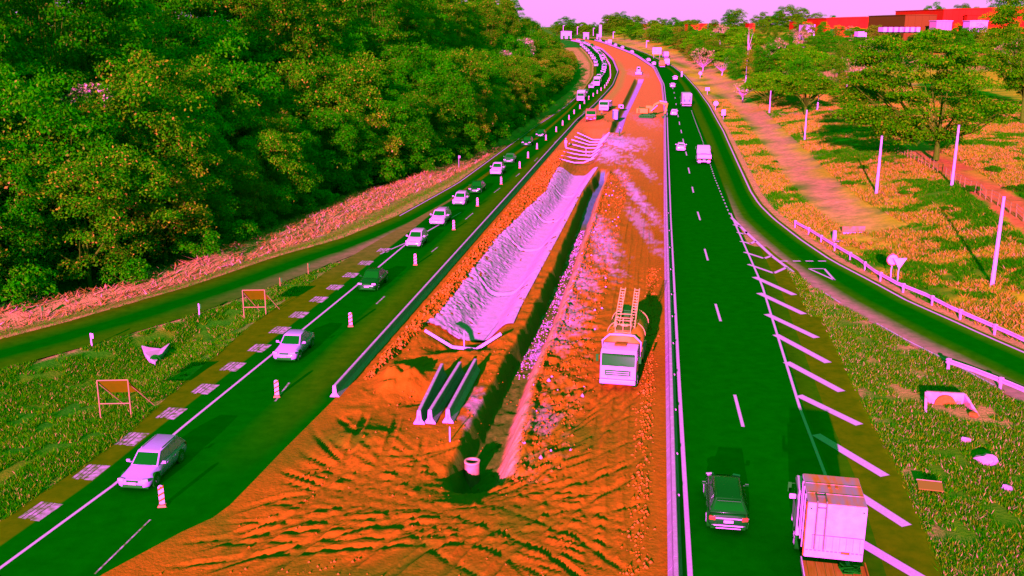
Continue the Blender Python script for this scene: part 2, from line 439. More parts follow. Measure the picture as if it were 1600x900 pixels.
# service road on the left
Ys = np.concatenate([geo_y(-20, 10, 0, 1.5)[:-1], geo_y(10, 710, .018, .5)])
a, b = XB(Ys), xc(Ys)
b = np.maximum(b, a + .3)
dusty = lerp(np.broadcast_to(ASPH2, (len(Ys), 3)), np.broadcast_to(np.array((.42, .26, .13)), (len(Ys), 3)), smooth(1 - np.abs(Ys - Y_NOSE - 15) / 38))
ribbon('service_road', [a, a + (b - a) * .18, a + (b - a) * .4, a + (b - a) * .62, a + (b - a) * .82, b], [BRN * .8, ASPH2, ASPH, ASPH, dusty, dusty], Ys, RD - .008, MA)
# right carriageway
Rr = XH(Yr)
ribbon('road', [XG(Yr) - .2, XGm(Yr) + .1, XGm(Yr) + (Rr - XGm(Yr)) * .5, Rr + .2, Rr + .32, np.where(Yr < 98, Rr + 1.5, Rr + .4)], [ASPH, ASPH, ASPH, ASPH, ASPH2 * .8, ASPH2], Yr, RD, MA)
# hatched gore: shoulder tarmac beside the right lane up to the grass
Yg = geo_y(12, 98, .012, .4)
gr = np.minimum(XH(Yg) + 4.0, np.where(Yg > 66, XI(Yg) + .5, 1e3)); gr = np.maximum(gr, XH(Yg) + .5)
ribbon('hard_shoulder', [XH(Yg) + .1, XH(Yg) + 1.3, XH(Yg) + 1.4, gr - .5, gr], [ASPH2, ASPH2, BRN, BRN, BRN * 1.25], Yg, RD - .004, MA)
# slip road
Yp = np.concatenate([geo_y(50, 104, .004, .15), geo_y(104.5, Y_TOP, .018)])
a = np.where(Yp < march(1144, 340, lambda x, y: 0.0).y, XI(Yp), XH(Yp)) ; b = XJ(Yp); w = b - a
drt = lerp(np.broadcast_to(np.array((.5, .27, .2)), (len(Yp), 3)), np.broadcast_to(ASPH2, (len(Yp), 3)), smooth((Yp - 98) / 45))
ribbon('slip_road', [a - .3, a + w * .08, a + w * .3, a + w * .5, a + w * .8, b - .25, b + .5], [drt, drt, ASPH2, ASPH, ASPH, ASPH2 * 1.3, BRN], Yp, RD - .006, MA)

# ---- painted markings
PAINT = mat('road_paint', (.92, .44, .92), rough=.8, spec=.1, c2=(.80, .42, .80), scale=9, detail=6)
WORN = mat('worn_road_paint', (.86, .42, .84), rough=.85, spec=.1, c2=(.16, .26, .03), scale=3.4, detail=8)
def stripe(mb, pts, w, zo=RD + .010, dash=None, step=2.0):
    P = [Vector((p[0], p[1])) for p in pts]; acc = 0.0
    for a, b in zip(P[:-1], P[1:]):
        L = (b - a).length
        if L < 1e-4: continue
        t = (b - a) / L; n = Vector((-t.y, t.x)) * w / 2; s_ = 0.0
        while s_ < L:
            e_ = min(L, s_ + step)
            if dash:
                ph = (acc + s_) % dash[1]
                e_ = min(e_, s_ + (dash[0] - ph if ph < dash[0] else dash[1] - ph) + 1e-4)
                if ph >= dash[0]: s_ = e_; continue
            q = [a + t * s_ + n, a + t * s_ - n, a + t * e_ - n, a + t * e_ + n]
            mb.quad(*[(p.x, p.y, float(zfun(p.x, p.y)) + zo) for p in q]); s_ = e_
        acc += L
def gpts(px): return [tuple(at(x, y, RD)[:2]) for x, y in px]
def fpts(fn, y0, y1, off=0.0, k=.03): return [(float(fn(y)) + off, y) for y in geo_y(y0, y1, k, .6)]
mk = MB()
stripe(mk, fpts(XE, 12, at(640, 380).y), .17)
stripe(mk, fpts(XGm, 9, 710, .12), .22)
stripe(mk, fpts(XH, 12, at(1143, 338).y), .17)
stripe(mk, fpts(XJ, 58, 740), .22)
stripe(mk, fpts(XI, 58, at(1380, 512).y), .14); stripe(mk, gpts([(1289,458),(1313,473)]), .12)
stripe(mk, fpts(XB, at(620, 338).y, at(905, 145).y, .35), .14)
stripe(mk, gpts([(594,397),(640,377),(690,349),(720,332)]), .15)
tag(mk.build('edge_line', PAINT), kind='structure')
mk = MB()
for seg in [((430,627),(452,598)),((588,475),(601,463)),((674,394),(684,386)),((727,343),(739,333)),((772,301),(781,294)),((806,276),(812,271)),((835,252),(840,247)),((866,223),(871,219)),((884,205),(888,201)),((899,189),(902,186)),((911,176),(914,173))]:
    stripe(mk, gpts(seg), .12)
stripe(mk, gpts([(148,897),(235,812)]), .08)
tag(mk.build('lane_dash', WORN), kind='structure')
mk = MB()
for seg in [((1161,667),(1148,617)),((1126,502),(1118,475)),((1106,407),(1101,389)),((1094,344),(1090,331)),((1083.5,301),(1081.5,292)),((1077.5,271),(1075.5,262)),((1073,243),(1071.5,237)),((1068,222),(1067,217)),((1065,208),(1064,203)),((1062,195),(1061.3,190)),((1059.7,183),(1059.2,179)),((1058,173),(1057.5,170)),((1056.6,164),(1056.2,161.5)),((1055,154),(1054.8,152)),((1053.5,146),(1053.2,144)),((1051.5,139),(1051,137))]:
    stripe(mk, gpts(seg), .19)
stripe(mk, gpts([(1140,335),(1117,279),(1096,215),(1080,172)]), .14, dash=(1.0, 2.4))
stripe(mk, gpts([(1219,408),(1297,408)]), .34, dash=(.75, 1.25))
tag(mk.build('lane_dash', PAINT), kind='structure')
mk = MB()
for pl in [((1179,433),(1241,461)),((1186,458),(1256,491)),((1198,491),(1276,528)),((1212,523),(1294,567)),((1229,566),(1315,612)),((1248,618),(1343,664)),((1275,679),(1383,744)),((1316,757),(1417,822)),((1345,848),(1450,910)),
           ((1169,413),(1209,427),(1229,418)),((1163,394),(1194,404),(1205,400)),((1157,377),(1173,381),(1180,377)),((1152,363),(1163,366),(1167,362)),((1148,351),(1156,354)),
           ((1143,340),(1166,363),(1206,400),(1239,425))]:
    stripe(mk, gpts(pl), .58 if len(pl) == 2 else .36, RD + .014)
tri = gpts([(1264,420),(1288,420),(1304,438),(1264,420)]); stripe(mk, tri, .22, RD + .014)
tag(mk.build('chevron_marking', PAINT), kind='structure')
mk = MB()
for x, y in [(63,799),(142,738),(206,686),(268,646),(320,608),(364,573),(405,544),(437,516),(467,492),(498,468),(523,449),(548,430),(571,411),(600,391)]:
    p = at(x, y, RD); t = Vector((float(XE(p.y + 1) - XE(p.y)), 1.0)).normalized(); n = Vector((t.y, -t.x))
    wv, hv = n * .60, t * .85
    for k in range(5):
        f0, f1 = -1 + .4 * k, -1 + .4 * k + .3 + .1 * (k > 2)
        ex = 1.0 - .25 * random.random() * (k < 3)
        q = [Vector((p.x, p.y)) + wv * f0 - hv * ex, Vector((p.x, p.y)) + wv * f1 - hv * ex, Vector((p.x, p.y)) + wv * f1 + hv, Vector((p.x, p.y)) + wv * f0 + hv]
        mk.quad(*[(v.x, v.y, float(zfun(v.x, v.y)) + RD + .01) for v in q])
tag(mk.build('rumble_marking', WORN), kind='structure')

# ---- earthworks in the median: ruts, trenches, spoil
NC = 330
Ye = np.concatenate([geo_y(16, 35, 0, .2)[:-1], geo_y(35, 89, 0.0042)[:-1], geo_y(89, Y_TOP, 0.0085)])
S = np.linspace(0, 1, NC)
EL, ER = xml(Ye) - .0, XG(Ye) + .12
EX = EL[:, None] + (ER - EL)[:, None] * S[None, :]; EY = np.repeat(Ye[:, None], NC, 1)
EZ = zfun(EX, EY) + .03
gy_ = lambda px, py: march(px, py, lambda x, y: 0.0)
T1L = line([(660,517),(696,482),(784,367),(854,300),(880,248),(905,203)]); T1R = line([(790,520),(807,483),(867,373),(907,300),(934,258),(955,203)])
T2L = line([(688,745),(700,720),(767,593),(821,500),(867,410),(911,300),(938,262)]); T2R = line([(802,728),(808,700),(831,600),(887,463),(934,317),(953,265)])
T3L = line([(952,203),(962,180),(985,135)]); T3R = line([(973,203),(980,180),(1002,135)])
Y1a, Y1b, Y1c = gy_(720, 545).y, gy_(760, 507).y, gy_(905, 262).y; Y1d = gy_(925, 205).y
Y2a, Y2b = gy_(740, 752).y, gy_(945, 268).y; Y3a, Y3b = gy_(962, 206).y, gy_(993, 136).y
def trench(X, Y, L, Rr_, D, fl, fr, ya, yb, ea, eb):
    l, r = L(Y), Rr_(Y); s_ = (X - l) / np.maximum(r - l, .2)
    d_ = np.clip(np.minimum(s_ / fl, (1 - s_) / fr), 0, 1) * (s_ > 0) * (s_ < 1)
    return D * smooth(d_ * .98 + .02 * d_) * np.clip((Y - ya) / ea, 0, 1) * np.clip((yb - Y) / eb, 0, 1), s_
wob = .25 * fbm(EX / 2.5, EY / 2.5, 71, 3)
d1, s1 = trench(EX, EY, T1L, T1R, 1.45, .47, .33, Y1a - .6, Y1d + 4, 2.2, 7.0)
d2, s2 = trench(EX + wob, EY, T2L, T2R, 1.6, .26, .38, Y2a + .1, Y2b + 2, 1.6, 4.5)
d3, s3 = trench(EX, EY, T3L, T3R, 1.2, .3, .2, Y3a - 1, Y3b + 1, 4, 4)
# turning ruts: noise stretched along circles and along the haul road
def ruts(cx, cy, wl_, seed):
    rr = np.hypot(EX - cx, EY - cy) + .5 * fbm(EX / 3, EY / 3, seed + 3, 2); th = np.arctan2(EY - cy, EX - cx) * np.maximum(rr, 2)
    return fbm(rr / wl_, th / 7.0, seed, 3)
nearw = smooth((59 - EY) / 9); xm = (EX - EL[:, None]) / (ER - EL)[:, None]
pA, pB = gy_(770, 640), gy_(420, 560)
rA = ruts(pA.x + 1, pA.y + 6, .28, 31); _u = (gy_(590, 800) - gy_(440, 700)).normalized(); rB = fbm((EX * _u.y - EY * _u.x) / .24 + .8 * fbm(EX / 3, EY / 3, 39, 2), (EX * _u.x + EY * _u.y) / 6.0, 37, 3); rC = ruts(18, 12, .26, 41)
mA = smooth(.5 + 2.2 * fbm(EX / 5, EY / 5, 51, 3)); mB = smooth((-3.5 - EX) / 3) * smooth((EY - 37) / 4)
rut = (rA * (1 - mB) * mA + rC * (1 - mB) * (1 - mA) + rB * mB)
tread = np.sign(np.sin((EX * .6 + EY) * 2 * math.pi / .32)) * .012 * smooth(1.5 * fbm(EX / .8, EY / 4, 61, 2) + .2)
haul = smooth((EX - (ER[:, None] - 4.8)) / 1.0)                    # the smoother haul road on the right
rough1 = fbm(EX / .9, EY / .9, 81, 4); rough2 = fbm(EX / .33, EY / .40, 91, 3)
leftrub = smooth((T1L(EY) - EX) / .4) * smooth((EY - 56) / 6) * smooth((190 - EY) / 30)
betw = smooth((EX - T2R(EY)) / .3) * smooth((ER[:, None] - 5.0 - EX) / 1.0) * smooth((190 - EY) / 30) * (EY > Y2a)
def track(px, w_, depth, seed, tr=.02):
    """a pair of wheel ruts pressed along a survey polyline, soil pushed up at their sides"""
    global TG, TL, TDARK
    P = [gy_(*q) for q in px]; best = np.full(EX.shape, 1e9); al = np.zeros(EX.shape); acc = 0.0
    for a, b in zip(P[:-1], P[1:]):
        dx, dy = b.x - a.x, b.y - a.y; L2 = dx * dx + dy * dy; L_ = math.sqrt(L2)
        t = np.clip(((EX - a.x) * dx + (EY - a.y) * dy) / L2, 0, 1); qx, qy = EX - a.x - t * dx, EY - a.y - t * dy
        dd_ = np.hypot(qx, qy); sg = np.sign(qx * dy - qy * dx + 1e-9)
        k = dd_ < np.abs(best); best = np.where(k, dd_ * sg, best); al = np.where(k, acc + t * L_, al); acc += L_
    fade = smooth(al / 1.5) * smooth((acc - al) / 1.5); wv = best + .10 * fbm(al / 5.0, al * 0 + seed, seed, 2)
    for o_ in (-.95, .95):
        u = (wv - o_) / w_
        g_ = np.exp(-u ** 4); lp_ = np.exp(-((np.abs(u) - 1.25) / .30) ** 2)
        dep = depth * (.8 + .5 * fbm(al / 4.0, al * 0 + seed + o_, seed + 5, 2))
        TG = np.minimum(TG, fade * (-dep * g_ + .5 * tr * np.sign(np.sin(al * 2 * math.pi / .30 + 1.4 * np.abs(u))) * g_)); TL = np.maximum(TL, fade * .8 * dep * lp_)
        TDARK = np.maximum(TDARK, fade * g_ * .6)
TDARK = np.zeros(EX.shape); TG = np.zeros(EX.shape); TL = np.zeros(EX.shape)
for k_, (px_, w_, dp_) in enumerate([(((330,830),(450,790),(600,762),(760,765),(900,740),(1000,700)),.26,.10),(((300,880),(480,830),(650,790),(800,745),(900,690),(985,600)),.24,.10),(((440,720),(520,745),(640,770),(760,800),(880,850),(960,910)),.25,.12),
    (((480,690),(560,735),(680,775),(820,810),(960,880)),.24,.09),(((500,650),(540,700),(600,745),(700,770)),.24,.11),(((250,870),(420,850),(620,835),(800,830),(960,800)),.24,.08),(((560,910),(640,850),(760,810),(900,790),(1010,770)),.22,.08),
    (((720,910),(760,860),(850,800),(960,740),(1000,640)),.24,.09),(((600,640),(580,700),(540,760),(470,830),(380,900)),.24,.08),(((640,680),(620,740),(640,800),(720,860),(820,910)),.22,.08),(((985,900),(985,760),(990,640),(1000,480),(1005,360)),.30,.05),(((955,900),(950,780),(958,700),(970,600),(985,430),(1005,300)),.26,.05)]):
    track(px_, w_ * .85, dp_ * 1.25, 300 + k_, .035)
rt = random.Random(12)
for k_ in range(26):
    x0, x1 = rt.uniform(300, 600), rt.uniform(820, 1005); y0 = 1010 - x0 * .62 + rt.uniform(0, 60); y1 = rt.choice([rt.uniform(600, 720), rt.uniform(780, 900)]); ym = rt.uniform(755, 830)
    pl = [(x0 + (x1 - x0) * u_, (1 - u_) ** 2 * y0 + 2 * u_ * (1 - u_) * ym + u_ * u_ * y1) for u_ in np.linspace(0, 1, 7)]
    track(pl, rt.uniform(.10, .17), rt.uniform(.07, .13), 340 + k_, .02)
EZ = EZ + nearw * (1 - .75 * haul) * (.035 * rut + .02 * rough2 + .05 * rough1)
EZ = EZ + TG + TL * (1 - np.clip(-TG / .03, 0, 1))
mid_ = smooth((EY - 50) / 7) * smooth((222 - EY) / 60)
EZ = EZ + mid_ * (1 - .8 * haul) * (.16 * rough1 + .09 * rough2)
EZ = EZ + leftrub * (.30 * rough1 + .30 * np.abs(rough2) + .12) + betw * (.16 * rough1 + .22 * np.abs(rough2))
hr = fbm((EX - ER[:, None]) / .45, EY / 9.0, 95, 3)
EZ = EZ + haul * (.05 * hr + .016 * rough2) * smooth((222 - EY) / 90)
edge_r = smooth(1 - np.abs(EX - (ER[:, None] - 1.35)) / .5) * smooth((89 - EY) / 30)
EZ = EZ + edge_r * (.08 * np.abs(rough2) + .04)
# spoil heap, hollows, a ramp of dragged soil
for px_, py_, rx, ry, hh in ((742,736,1.9,1.5,-.9),(628,592,1.2,1.3,.9),(600,560,1.6,1.8,.35),(648,560,1.9,1.5,-.55),(650,618,1.3,1.1,-.5),(610,645,1.4,1.6,-.25),(735,528,2.4,1.0,.25),(940,195,3.0,4.0,.9),(958,222,2.0,3.0,.5),(560,690,2.2,1.6,.3),(1000,300,1.5,2.0,.12)):
    q = gy_(px_, py_); EZ = EZ + hh * np.exp(-((EX - q.x) / rx) ** 2 - ((EY - q.y) / ry / 1.48) ** 2) * (1 + .8 * rough1)
inT = np.clip(d1 / .3, 0, 1) + np.clip(d2 / .3, 0, 1)
EZ = EZ - d1 - d2 - d3 + .05 * rough2 * np.clip(inT, 0, 1)
EZ = EZ + .20 * smooth(1 - np.abs(s2 - 1.12) / .1) * (EY > Y2a + 1) * (EY < Y2b)
lip = smooth(np.minimum(xm, 1 - xm) * 9); EZ = (zfun(EX, EY) + .08) * (1 - lip) + EZ * lip
EC = np.broadcast_to(SOIL, EX.shape + (3,)).copy()
nz1 = fbm(EX / 3.0, EY / 6.0, 101, 5); nz2 = fbm(EX / .5, EY / .6, 111, 3)
EC = EC * (1 + .25 * nz1[..., None] * np.array((1, .6, 1)))
dark_soil = smooth(1.9 * fbm(EX / 4.5, EY / 4.5, 401, 4) + .10) * nearw * (1 - .8 * haul); EC = lerp(EC, np.broadcast_to(np.array((.17, .19, .001)), EC.shape), np.clip(dark_soil * .92 + TDARK * .35 * nearw, 0, 1))  # soil darkened in noise patches and along the ruts
farl = smooth((EY - 111) / 133); EC = lerp(EC, np.broadcast_to(np.array((.82, .24, .05)), EC.shape), farl)
def splash(px_, py_, rx, ry, amt, colr=DUST):
    global EC
    q = gy_(px_, py_); t = smooth(1.25 - np.sqrt(((EX - q.x) / rx) ** 2 + ((EY - q.y) / ry / 1.48) ** 2) + 1.3 * nz2 + .5 * nz1) * amt
    EC = lerp(EC, np.broadcast_to(colr, EC.shape), np.clip(t, 0, 1))
for a_ in ((990,300,1.0,14,.85),(1003,260,1.2,9,.7),(1000,350,.9,10,.5),(940,375,1.6,9,.7),(905,430,1.4,5,.55),(890,480,1.3,5,.5),(962,222,3.0,10,1.0),(950,240,2.6,9,1.0),(985,222,3.4,8,.6),(1010,190,2.5,12,.25),(870,520,1.0,3,.3),(850,650,.8,2.0,.2),(745,640,.8,2.0,.5),(995,130,4,14,.2)):
    splash(*a_)
mx_ = np.clip(betw * smooth(2.2 * nz2 - .12) * .28, 0, 1); EC = lerp(EC, np.broadcast_to(PALE, EC.shape), mx_)
# deep trench: wet left wall and floor painted shaded, right wall painted sunlit
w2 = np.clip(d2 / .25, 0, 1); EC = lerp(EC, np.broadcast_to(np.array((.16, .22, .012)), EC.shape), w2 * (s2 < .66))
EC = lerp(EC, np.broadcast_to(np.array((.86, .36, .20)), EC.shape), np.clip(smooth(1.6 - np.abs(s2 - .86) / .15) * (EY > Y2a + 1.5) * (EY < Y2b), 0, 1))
wt = w2 * (s2 > .25) * (s2 < .66) * smooth((EY - gy_(900, 340).y) / 6); EC = lerp(EC, np.broadcast_to(np.array((.16, .26, .34)), EC.shape), wt)
stn = w2 * (s2 > .25) * (s2 < .66) * (nz2 > .16) * (EY > gy_(800, 560).y) * (EY < gy_(900, 340).y); EC = lerp(EC, np.broadcast_to(DUST, EC.shape), stn * .8)
w3 = np.clip(d3 / .25, 0, 1); EC = lerp(EC, np.broadcast_to(np.array((.22, .22, .01)), EC.shape), w3)
EC = lerp(EC, np.broadcast_to(np.array((.62, .32, .80)), EC.shape), w3 * smooth((s3 - .34) * 9) * smooth((1.0 - s3) * 9))
# strip of grass left standing along the left barrier on the bend
gs = smooth(1 - np.abs(EX - (EL[:, None] + 2.2)) / 2.2) * smooth((EY - 222) / 37) * smooth((488 - EY) / 44); EC = lerp(EC, np.broadcast_to(np.array((.55, .36, .05)), EC.shape), gs * .9)
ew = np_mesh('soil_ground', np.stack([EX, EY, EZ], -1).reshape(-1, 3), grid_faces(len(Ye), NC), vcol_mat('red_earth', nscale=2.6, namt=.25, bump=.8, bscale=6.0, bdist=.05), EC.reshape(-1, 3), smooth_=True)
tag(ew, kind='structure')
_ezf = EZ; 
def soil_z(x, y):
    """height of the earthworks at a point (nearest grid sample)"""
    i = int(np.clip(np.searchsorted(Ye, y), 1, len(Ye) - 1)); j = int(np.clip(round((x - EL[i]) / (ER[i] - EL[i]) * (NC - 1)), 0, NC - 1))
    return float(_ezf[i, j])

# concrete lining of the finished channel
Yl = geo_y(Y1b, Y1c, .0016, .10); NL = 90; sl_ = np.linspace(-.05, 1.05, NL)
LX = T1L(Yl)[:, None] + (T1R(Yl) - T1L(Yl))[:, None] * sl_[None, :]; LY = np.repeat(Yl[:, None], NL, 1)
ss = np.broadcast_to(sl_[None, :], LX.shape)
dl_ = 1.40 * smooth(np.clip(np.minimum(ss / .47, (1 - ss) / .33), 0, 1))
leftb = smooth((.48 - ss) / .10)
rk = np.maximum(fbm(LX / .30, LY / .55, 131, 3), -.05)
LZ = zfun(LX, LY) + .09 - dl_ + leftb * .12 * rk + .03 * fbm(LX / .5, LY / .8, 141, 3) + .05 * smooth(1 - np.abs(ss - .0) / .06)
for pyb in (437, 372, 330, 293):
    yb_ = gy_(800, pyb).y; bow = yb_ + 3.2 * (ss - .5) ** 2 * 4
    LZ = LZ + .07 * np.exp(-((LY - bow) / .30) ** 2) - .10 * np.exp(-((LY - bow + .6) / .32) ** 2) * (ss > .2) * (ss < .85)
LC = np.broadcast_to(DUST, LX.shape + (3,)).copy()
ln = fbm(LX / .7, LY / 1.3, 151, 5)
LC = lerp(LC, np.broadcast_to(np.array((.85, .34, .35)), LC.shape), smooth(ln * 1.2 + .02) * .45)
LC = lerp(LC, np.broadcast_to(np.array((.05, .26, .06)), LC.shape), smooth(-.10 - rk * 0 - fbm(LX / .22, LY / .34, 161, 2) * 1.4) * leftb * .5)  # shade of the rough left bank painted in as dark specks
LZ = LZ + leftb * .07 * fbm(LX / .16, LY / .30, 171, 2)
ch = np_mesh('channel_lining', np.stack([LX, LY, LZ], -1).reshape(-1, 3), grid_faces(len(Yl), NL), vcol_mat('shotcrete', nscale=4, namt=.12, bump=.5, bscale=9, bdist=.04), LC.reshape(-1, 3), smooth_=True)
tag(ch, 'pale sprayed concrete lining of the finished stretch of the drainage channel', 'channel', kind='thing')
# ================================================================ BARRIERS, GUARDRAILS, TREES
CONC = mat('concrete', (.78, .38, .76), rough=.9, spec=.05, c2=(.66, .34, .58), scale=2.5, detail=8, bump=.25, bscale=14)
CONC_D = mat('weathered_concrete', (.55, .34, .42), rough=.9, spec=.05, c2=(.80, .40, .70), scale=3, detail=8, bump=.3, bscale=12)
GALV = mat('galvanised_steel', (.88, .40, .78), rough=.55, spec=.2, c2=(.80, .36, .52), scale=2.0)
BLACK = mat('black_rubber', (.002, .22, .002), rough=.9, spec=.05)
DARK = mat('dark_metal', (.006, .24, .004), rough=.6, spec=.2)
RUST = mat('rusty_steel', (.60, .20, .02), rough=.85, spec=.1, c2=(.42, .16, .008), scale=5)
WOODM = mat('weathered_wood', (.34, .24, .07), rough=.9, spec=.05, c2=(.20, .24, .02), scale=4)
BARK = mat('bark', (.09, .24, .008), rough=.95, spec=.0, c2=(.04, .25, .002), scale=5, bump=.8, bscale=14)
PALEBARK = mat('pale_bark', (.80, .38, .55), rough=.95, spec=.05, c2=(.55, .32, .28), scale=4, bump=.5, bscale=12)

JERSEY = [(-.31, 0), (-.31, .08), (-.13, .34), (-.10, .80), (-.07, .83), (.07, .83), (.10, .80), (.13, .34), (.31, .08), (.31, 0)]
def barrier_run(name, fn, y0, y1, m, label, group=None, seg=3.0, dx=0.0, sc=1.0):
    t = thing(name, label, 'barrier', (float(fn(y0)) + dx, y0, road_z(float(fn(y0)), y0)), 0, group)
    o = Vector(t.location); mb = MB(); mb.use(m)
    Y = geo_y(y0, y1, .03, seg); rings = []
    for i, y in enumerate(Y):
        x = float(fn(y)) + dx; tx = float(fn(y + .5) - fn(y - .5)); tv = Vector((tx, 1, 0)).normalized(); n = Vector((tv.y, -tv.x, 0))
        z = float(zfun(x, y)) - .05
        gap = .012 if y < 207 else 0
        for k in ((-1, 1) if 0 < i < len(Y) - 1 else (1,)):
            c_ = Vector((x, y, z)) + tv * gap * k - o
            rings.append([c_ + n * a * sc + Vector((0, 0, b * sc + .05)) for a, b in JERSEY])
    # one casting after another, a narrow joint between them
    for i in range(0, len(rings) - 1, 2): mb.loft(rings[i:i + 2], True, True)
    mb.build('castings', None, t)
    return t
barrier_run('concrete_barrier', XF, YM, 700, CONC, 'long pale concrete barrier between the left lanes and the red earthworks')
def xgc(Y): return (XG(Y) + XGm(Y)) * .5 - .12
barrier_run('concrete_barrier', xgc, 12, 710, CONC, 'long pale concrete barrier between the red haul road and the right lanes')
# reflective studs along the right barrier
def xstud(Y): return XGm(Y) - .12
for i, (px, py) in enumerate([(1066,790),(1063.5,724),(1060,654),(1056,598),(1053,548),(1051,505),(1049,470),(1047,430),(1045,395),(1044,368),(1043.5,340)]):
    y = at(px, py).y; x = float(xgc(y)) + .2
    mb = MB(); mb.box((0, 0, .05), (.10, .05, .10)); mb.box((0, .03, .03), (.14, .10, .06))
    o = mb.build('reflector', CONC); o.location = (x, y, float(zfun(x, y)) + .52)
    tag(o, 'small white reflector on the right barrier, %s from the nearest' % nth(i), 'reflector', 'reflectors along the right barrier')

# three spare castings lying side by side
for i, (a, b, lab) in enumerate((((655,664),(691,588),'leftmost of the three spare concrete barriers on the red soil'), ((672,663),(719,585),'middle one of the three spare concrete barriers on the red soil'), ((700,662),(743,580),'rightmost of the three spare concrete barriers, beside the deep trench'))):
    A, B = gy_(*a), gy_(*b); L = (B - A).length; v = (B - A).normalized()
    t = thing('barrier_unit', lab, 'barrier', (A.x, A.y, soil_z(A.x, A.y) + .0), -math.atan2(v.x, v.y), 'spare concrete barriers')
    mb = MB(); mb.loft([[Vector((x_ * 1.05, y_, z_ * 1.05)) for x_, z_ in JERSEY] for y_ in (0, L * .33 - .01)])
    mb.loft([[Vector((x_ * 1.05, y_, z_ * 1.05)) for x_, z_ in JERSEY] for y_ in (L * .33 + .01, L * .66)])
    mb.loft([[Vector((x_ * 1.05, y_, z_ * 1.05)) for x_, z_ in JERSEY] for y_ in (L * .66 + .02, L)])
    mb.build('casting', CONC, t)
    mb = MB(); mb.tube([(.0, -.02, .55), (.0, -.03, .25)], .025, 6); mb.build('slot', DARK, t)

def guardrail(name, px, label, posts_every=4.0, hh=.62, turn=True):
    P = [at(x, y) for x, y in px]; o = P[0].copy()
    t = thing(name, label, 'guardrail', o, 0, 'guardrails along the slip road')
    # resample
    Q = [P[0]]; 
    for a, b in zip(P[:-1], P[1:]):
        n = max(1, int((b - a).length / 2.0))
        Q += [a.lerp(b, (k + 1) / n) for k in range(n)]
    prof = [(.03, -.16), (-.04, -.13), (-.05, -.09), (.02, -.02), (.02, .02), (-.05, .09), (-.04, .13), (.03, .16)]
    rings = []
    for i, p in enumerate(Q):
        tv = (Q[min(i + 1, len(Q) - 1)] - Q[max(0, i - 1)]); tv.z = 0; tv.normalize(); n = Vector((tv.y, -tv.x, 0))
        if n.x > 0: n = -n
        drop = 0
        c_ = Vector((p.x, p.y, float(zfun(p.x, p.y)) + hh - drop)) - o
        rings.append([c_ + n * (-a) + Vector((0, 0, b)) for a, b in prof])
    mb = MB(); mb.loft(rings, False, False); r = mb.build('rail', GALV, t)
    sm_ = r.modifiers.new('solid', 'SOLIDIFY'); sm_.thickness = .012
    acc = 0; nextp = 0.2
    for i in range(len(Q) - 1):
        L = (Q[i + 1] - Q[i]).length
        while nextp <= acc + L:
            p = Q[i].lerp(Q[i + 1], (nextp - acc) / L); tv = (Q[i + 1] - Q[i]).normalized()
            mb = MB(); rz = math.atan2(tv.y, tv.x)
            mb.box((0, 0, .40), (.14, .10, .86)); mb.box((0, -.0, .80), (.24, .20, .08)); mb.box((0, 0, .62), (.18, .22, .26))
            q = mb.build('post', GALV, t); q.location = Vector((p.x, p.y, float(zfun(p.x, p.y)))) - o; q.rotation_euler = (0, 0, rz)
            nextp += posts_every
        acc += L
    return t
guardrail('guardrail', [(1241,355),(1265,368),(1301,391),(1340,414),(1366,434),(1400,453),(1446,472),(1484,492),(1540,517),(1580,535),(1660,574)], 'long steel guardrail on the outer side of the slip road')
guardrail('guardrail', [(1477,577),(1520,592),(1575,614),(1640,642),(1700,668)], 'short steel guardrail on the grass wedge inside the slip road')

# ---------------------------------------------------------------- trees
LF_BROAD = leaf_mat('broad_leaf', [(0, (.015, .50, .0)), (.45, (.04, .50, .001)), (.80, (.095, .50, .002)), (.94, (.26, .50, .006)), (1, (.55, .45, .03))], .35)
LF_DARK = leaf_mat('dark_leaf', [(0, (.006, .50, .0)), (.6, (.022, .50, .0)), (.93, (.06, .50, .001)), (1, (.25, .45, .02))], .35)
LF_YEL = leaf_mat('yellow_leaf', [(0, (.04, .50, .001)), (.4, (.11, .50, .001)), (.75, (.25, .50, .006)), (.93, (.45, .50, .012)), (1, (.7, .50, .10))], .35)
LF_PINK = leaf_mat('blossom_leaf', [(0, (.08, .45, .004)), (.45, (.30, .45, .05)), (.8, (.65, .45, .25)), (1, (.85, .45, .60))], .2)
LF_ACA = leaf_mat('acacia_leaf', [(0, (.018, .56, .0)), (.5, (.055, .60, .0)), (.85, (.12, .58, .002)), (1, (.34, .52, .01))], .35)
LF_DRY = leaf_mat('dry_leaf', [(0, (.10, .40, .004)), (.5, (.40, .42, .06)), (1, (.75, .45, .25))], .1)

def leaves(C, Nrm, size, rng, spread=.9, aspect=.55):
    n = len(C)
    N = Nrm + spread * rng.normal(size=(n, 3)); N /= np.linalg.norm(N, axis=1, keepdims=True) + 1e-9
    A = rng.normal(size=(n, 3)); T = np.cross(N, A); T /= np.linalg.norm(T, axis=1, keepdims=True) + 1e-9
    B = np.cross(N, T)
    s_ = size * rng.uniform(.6, 1.35, (n, 1)); T = T * s_ * .5; B = B * s_ * .5 * aspect
    V = np.stack([C - T, C - B + N * s_ * .08, C + T, C + B + N * s_ * .08], 1)
    return V.reshape(-1, 3), np.arange(n * 4).reshape(-1, 4)

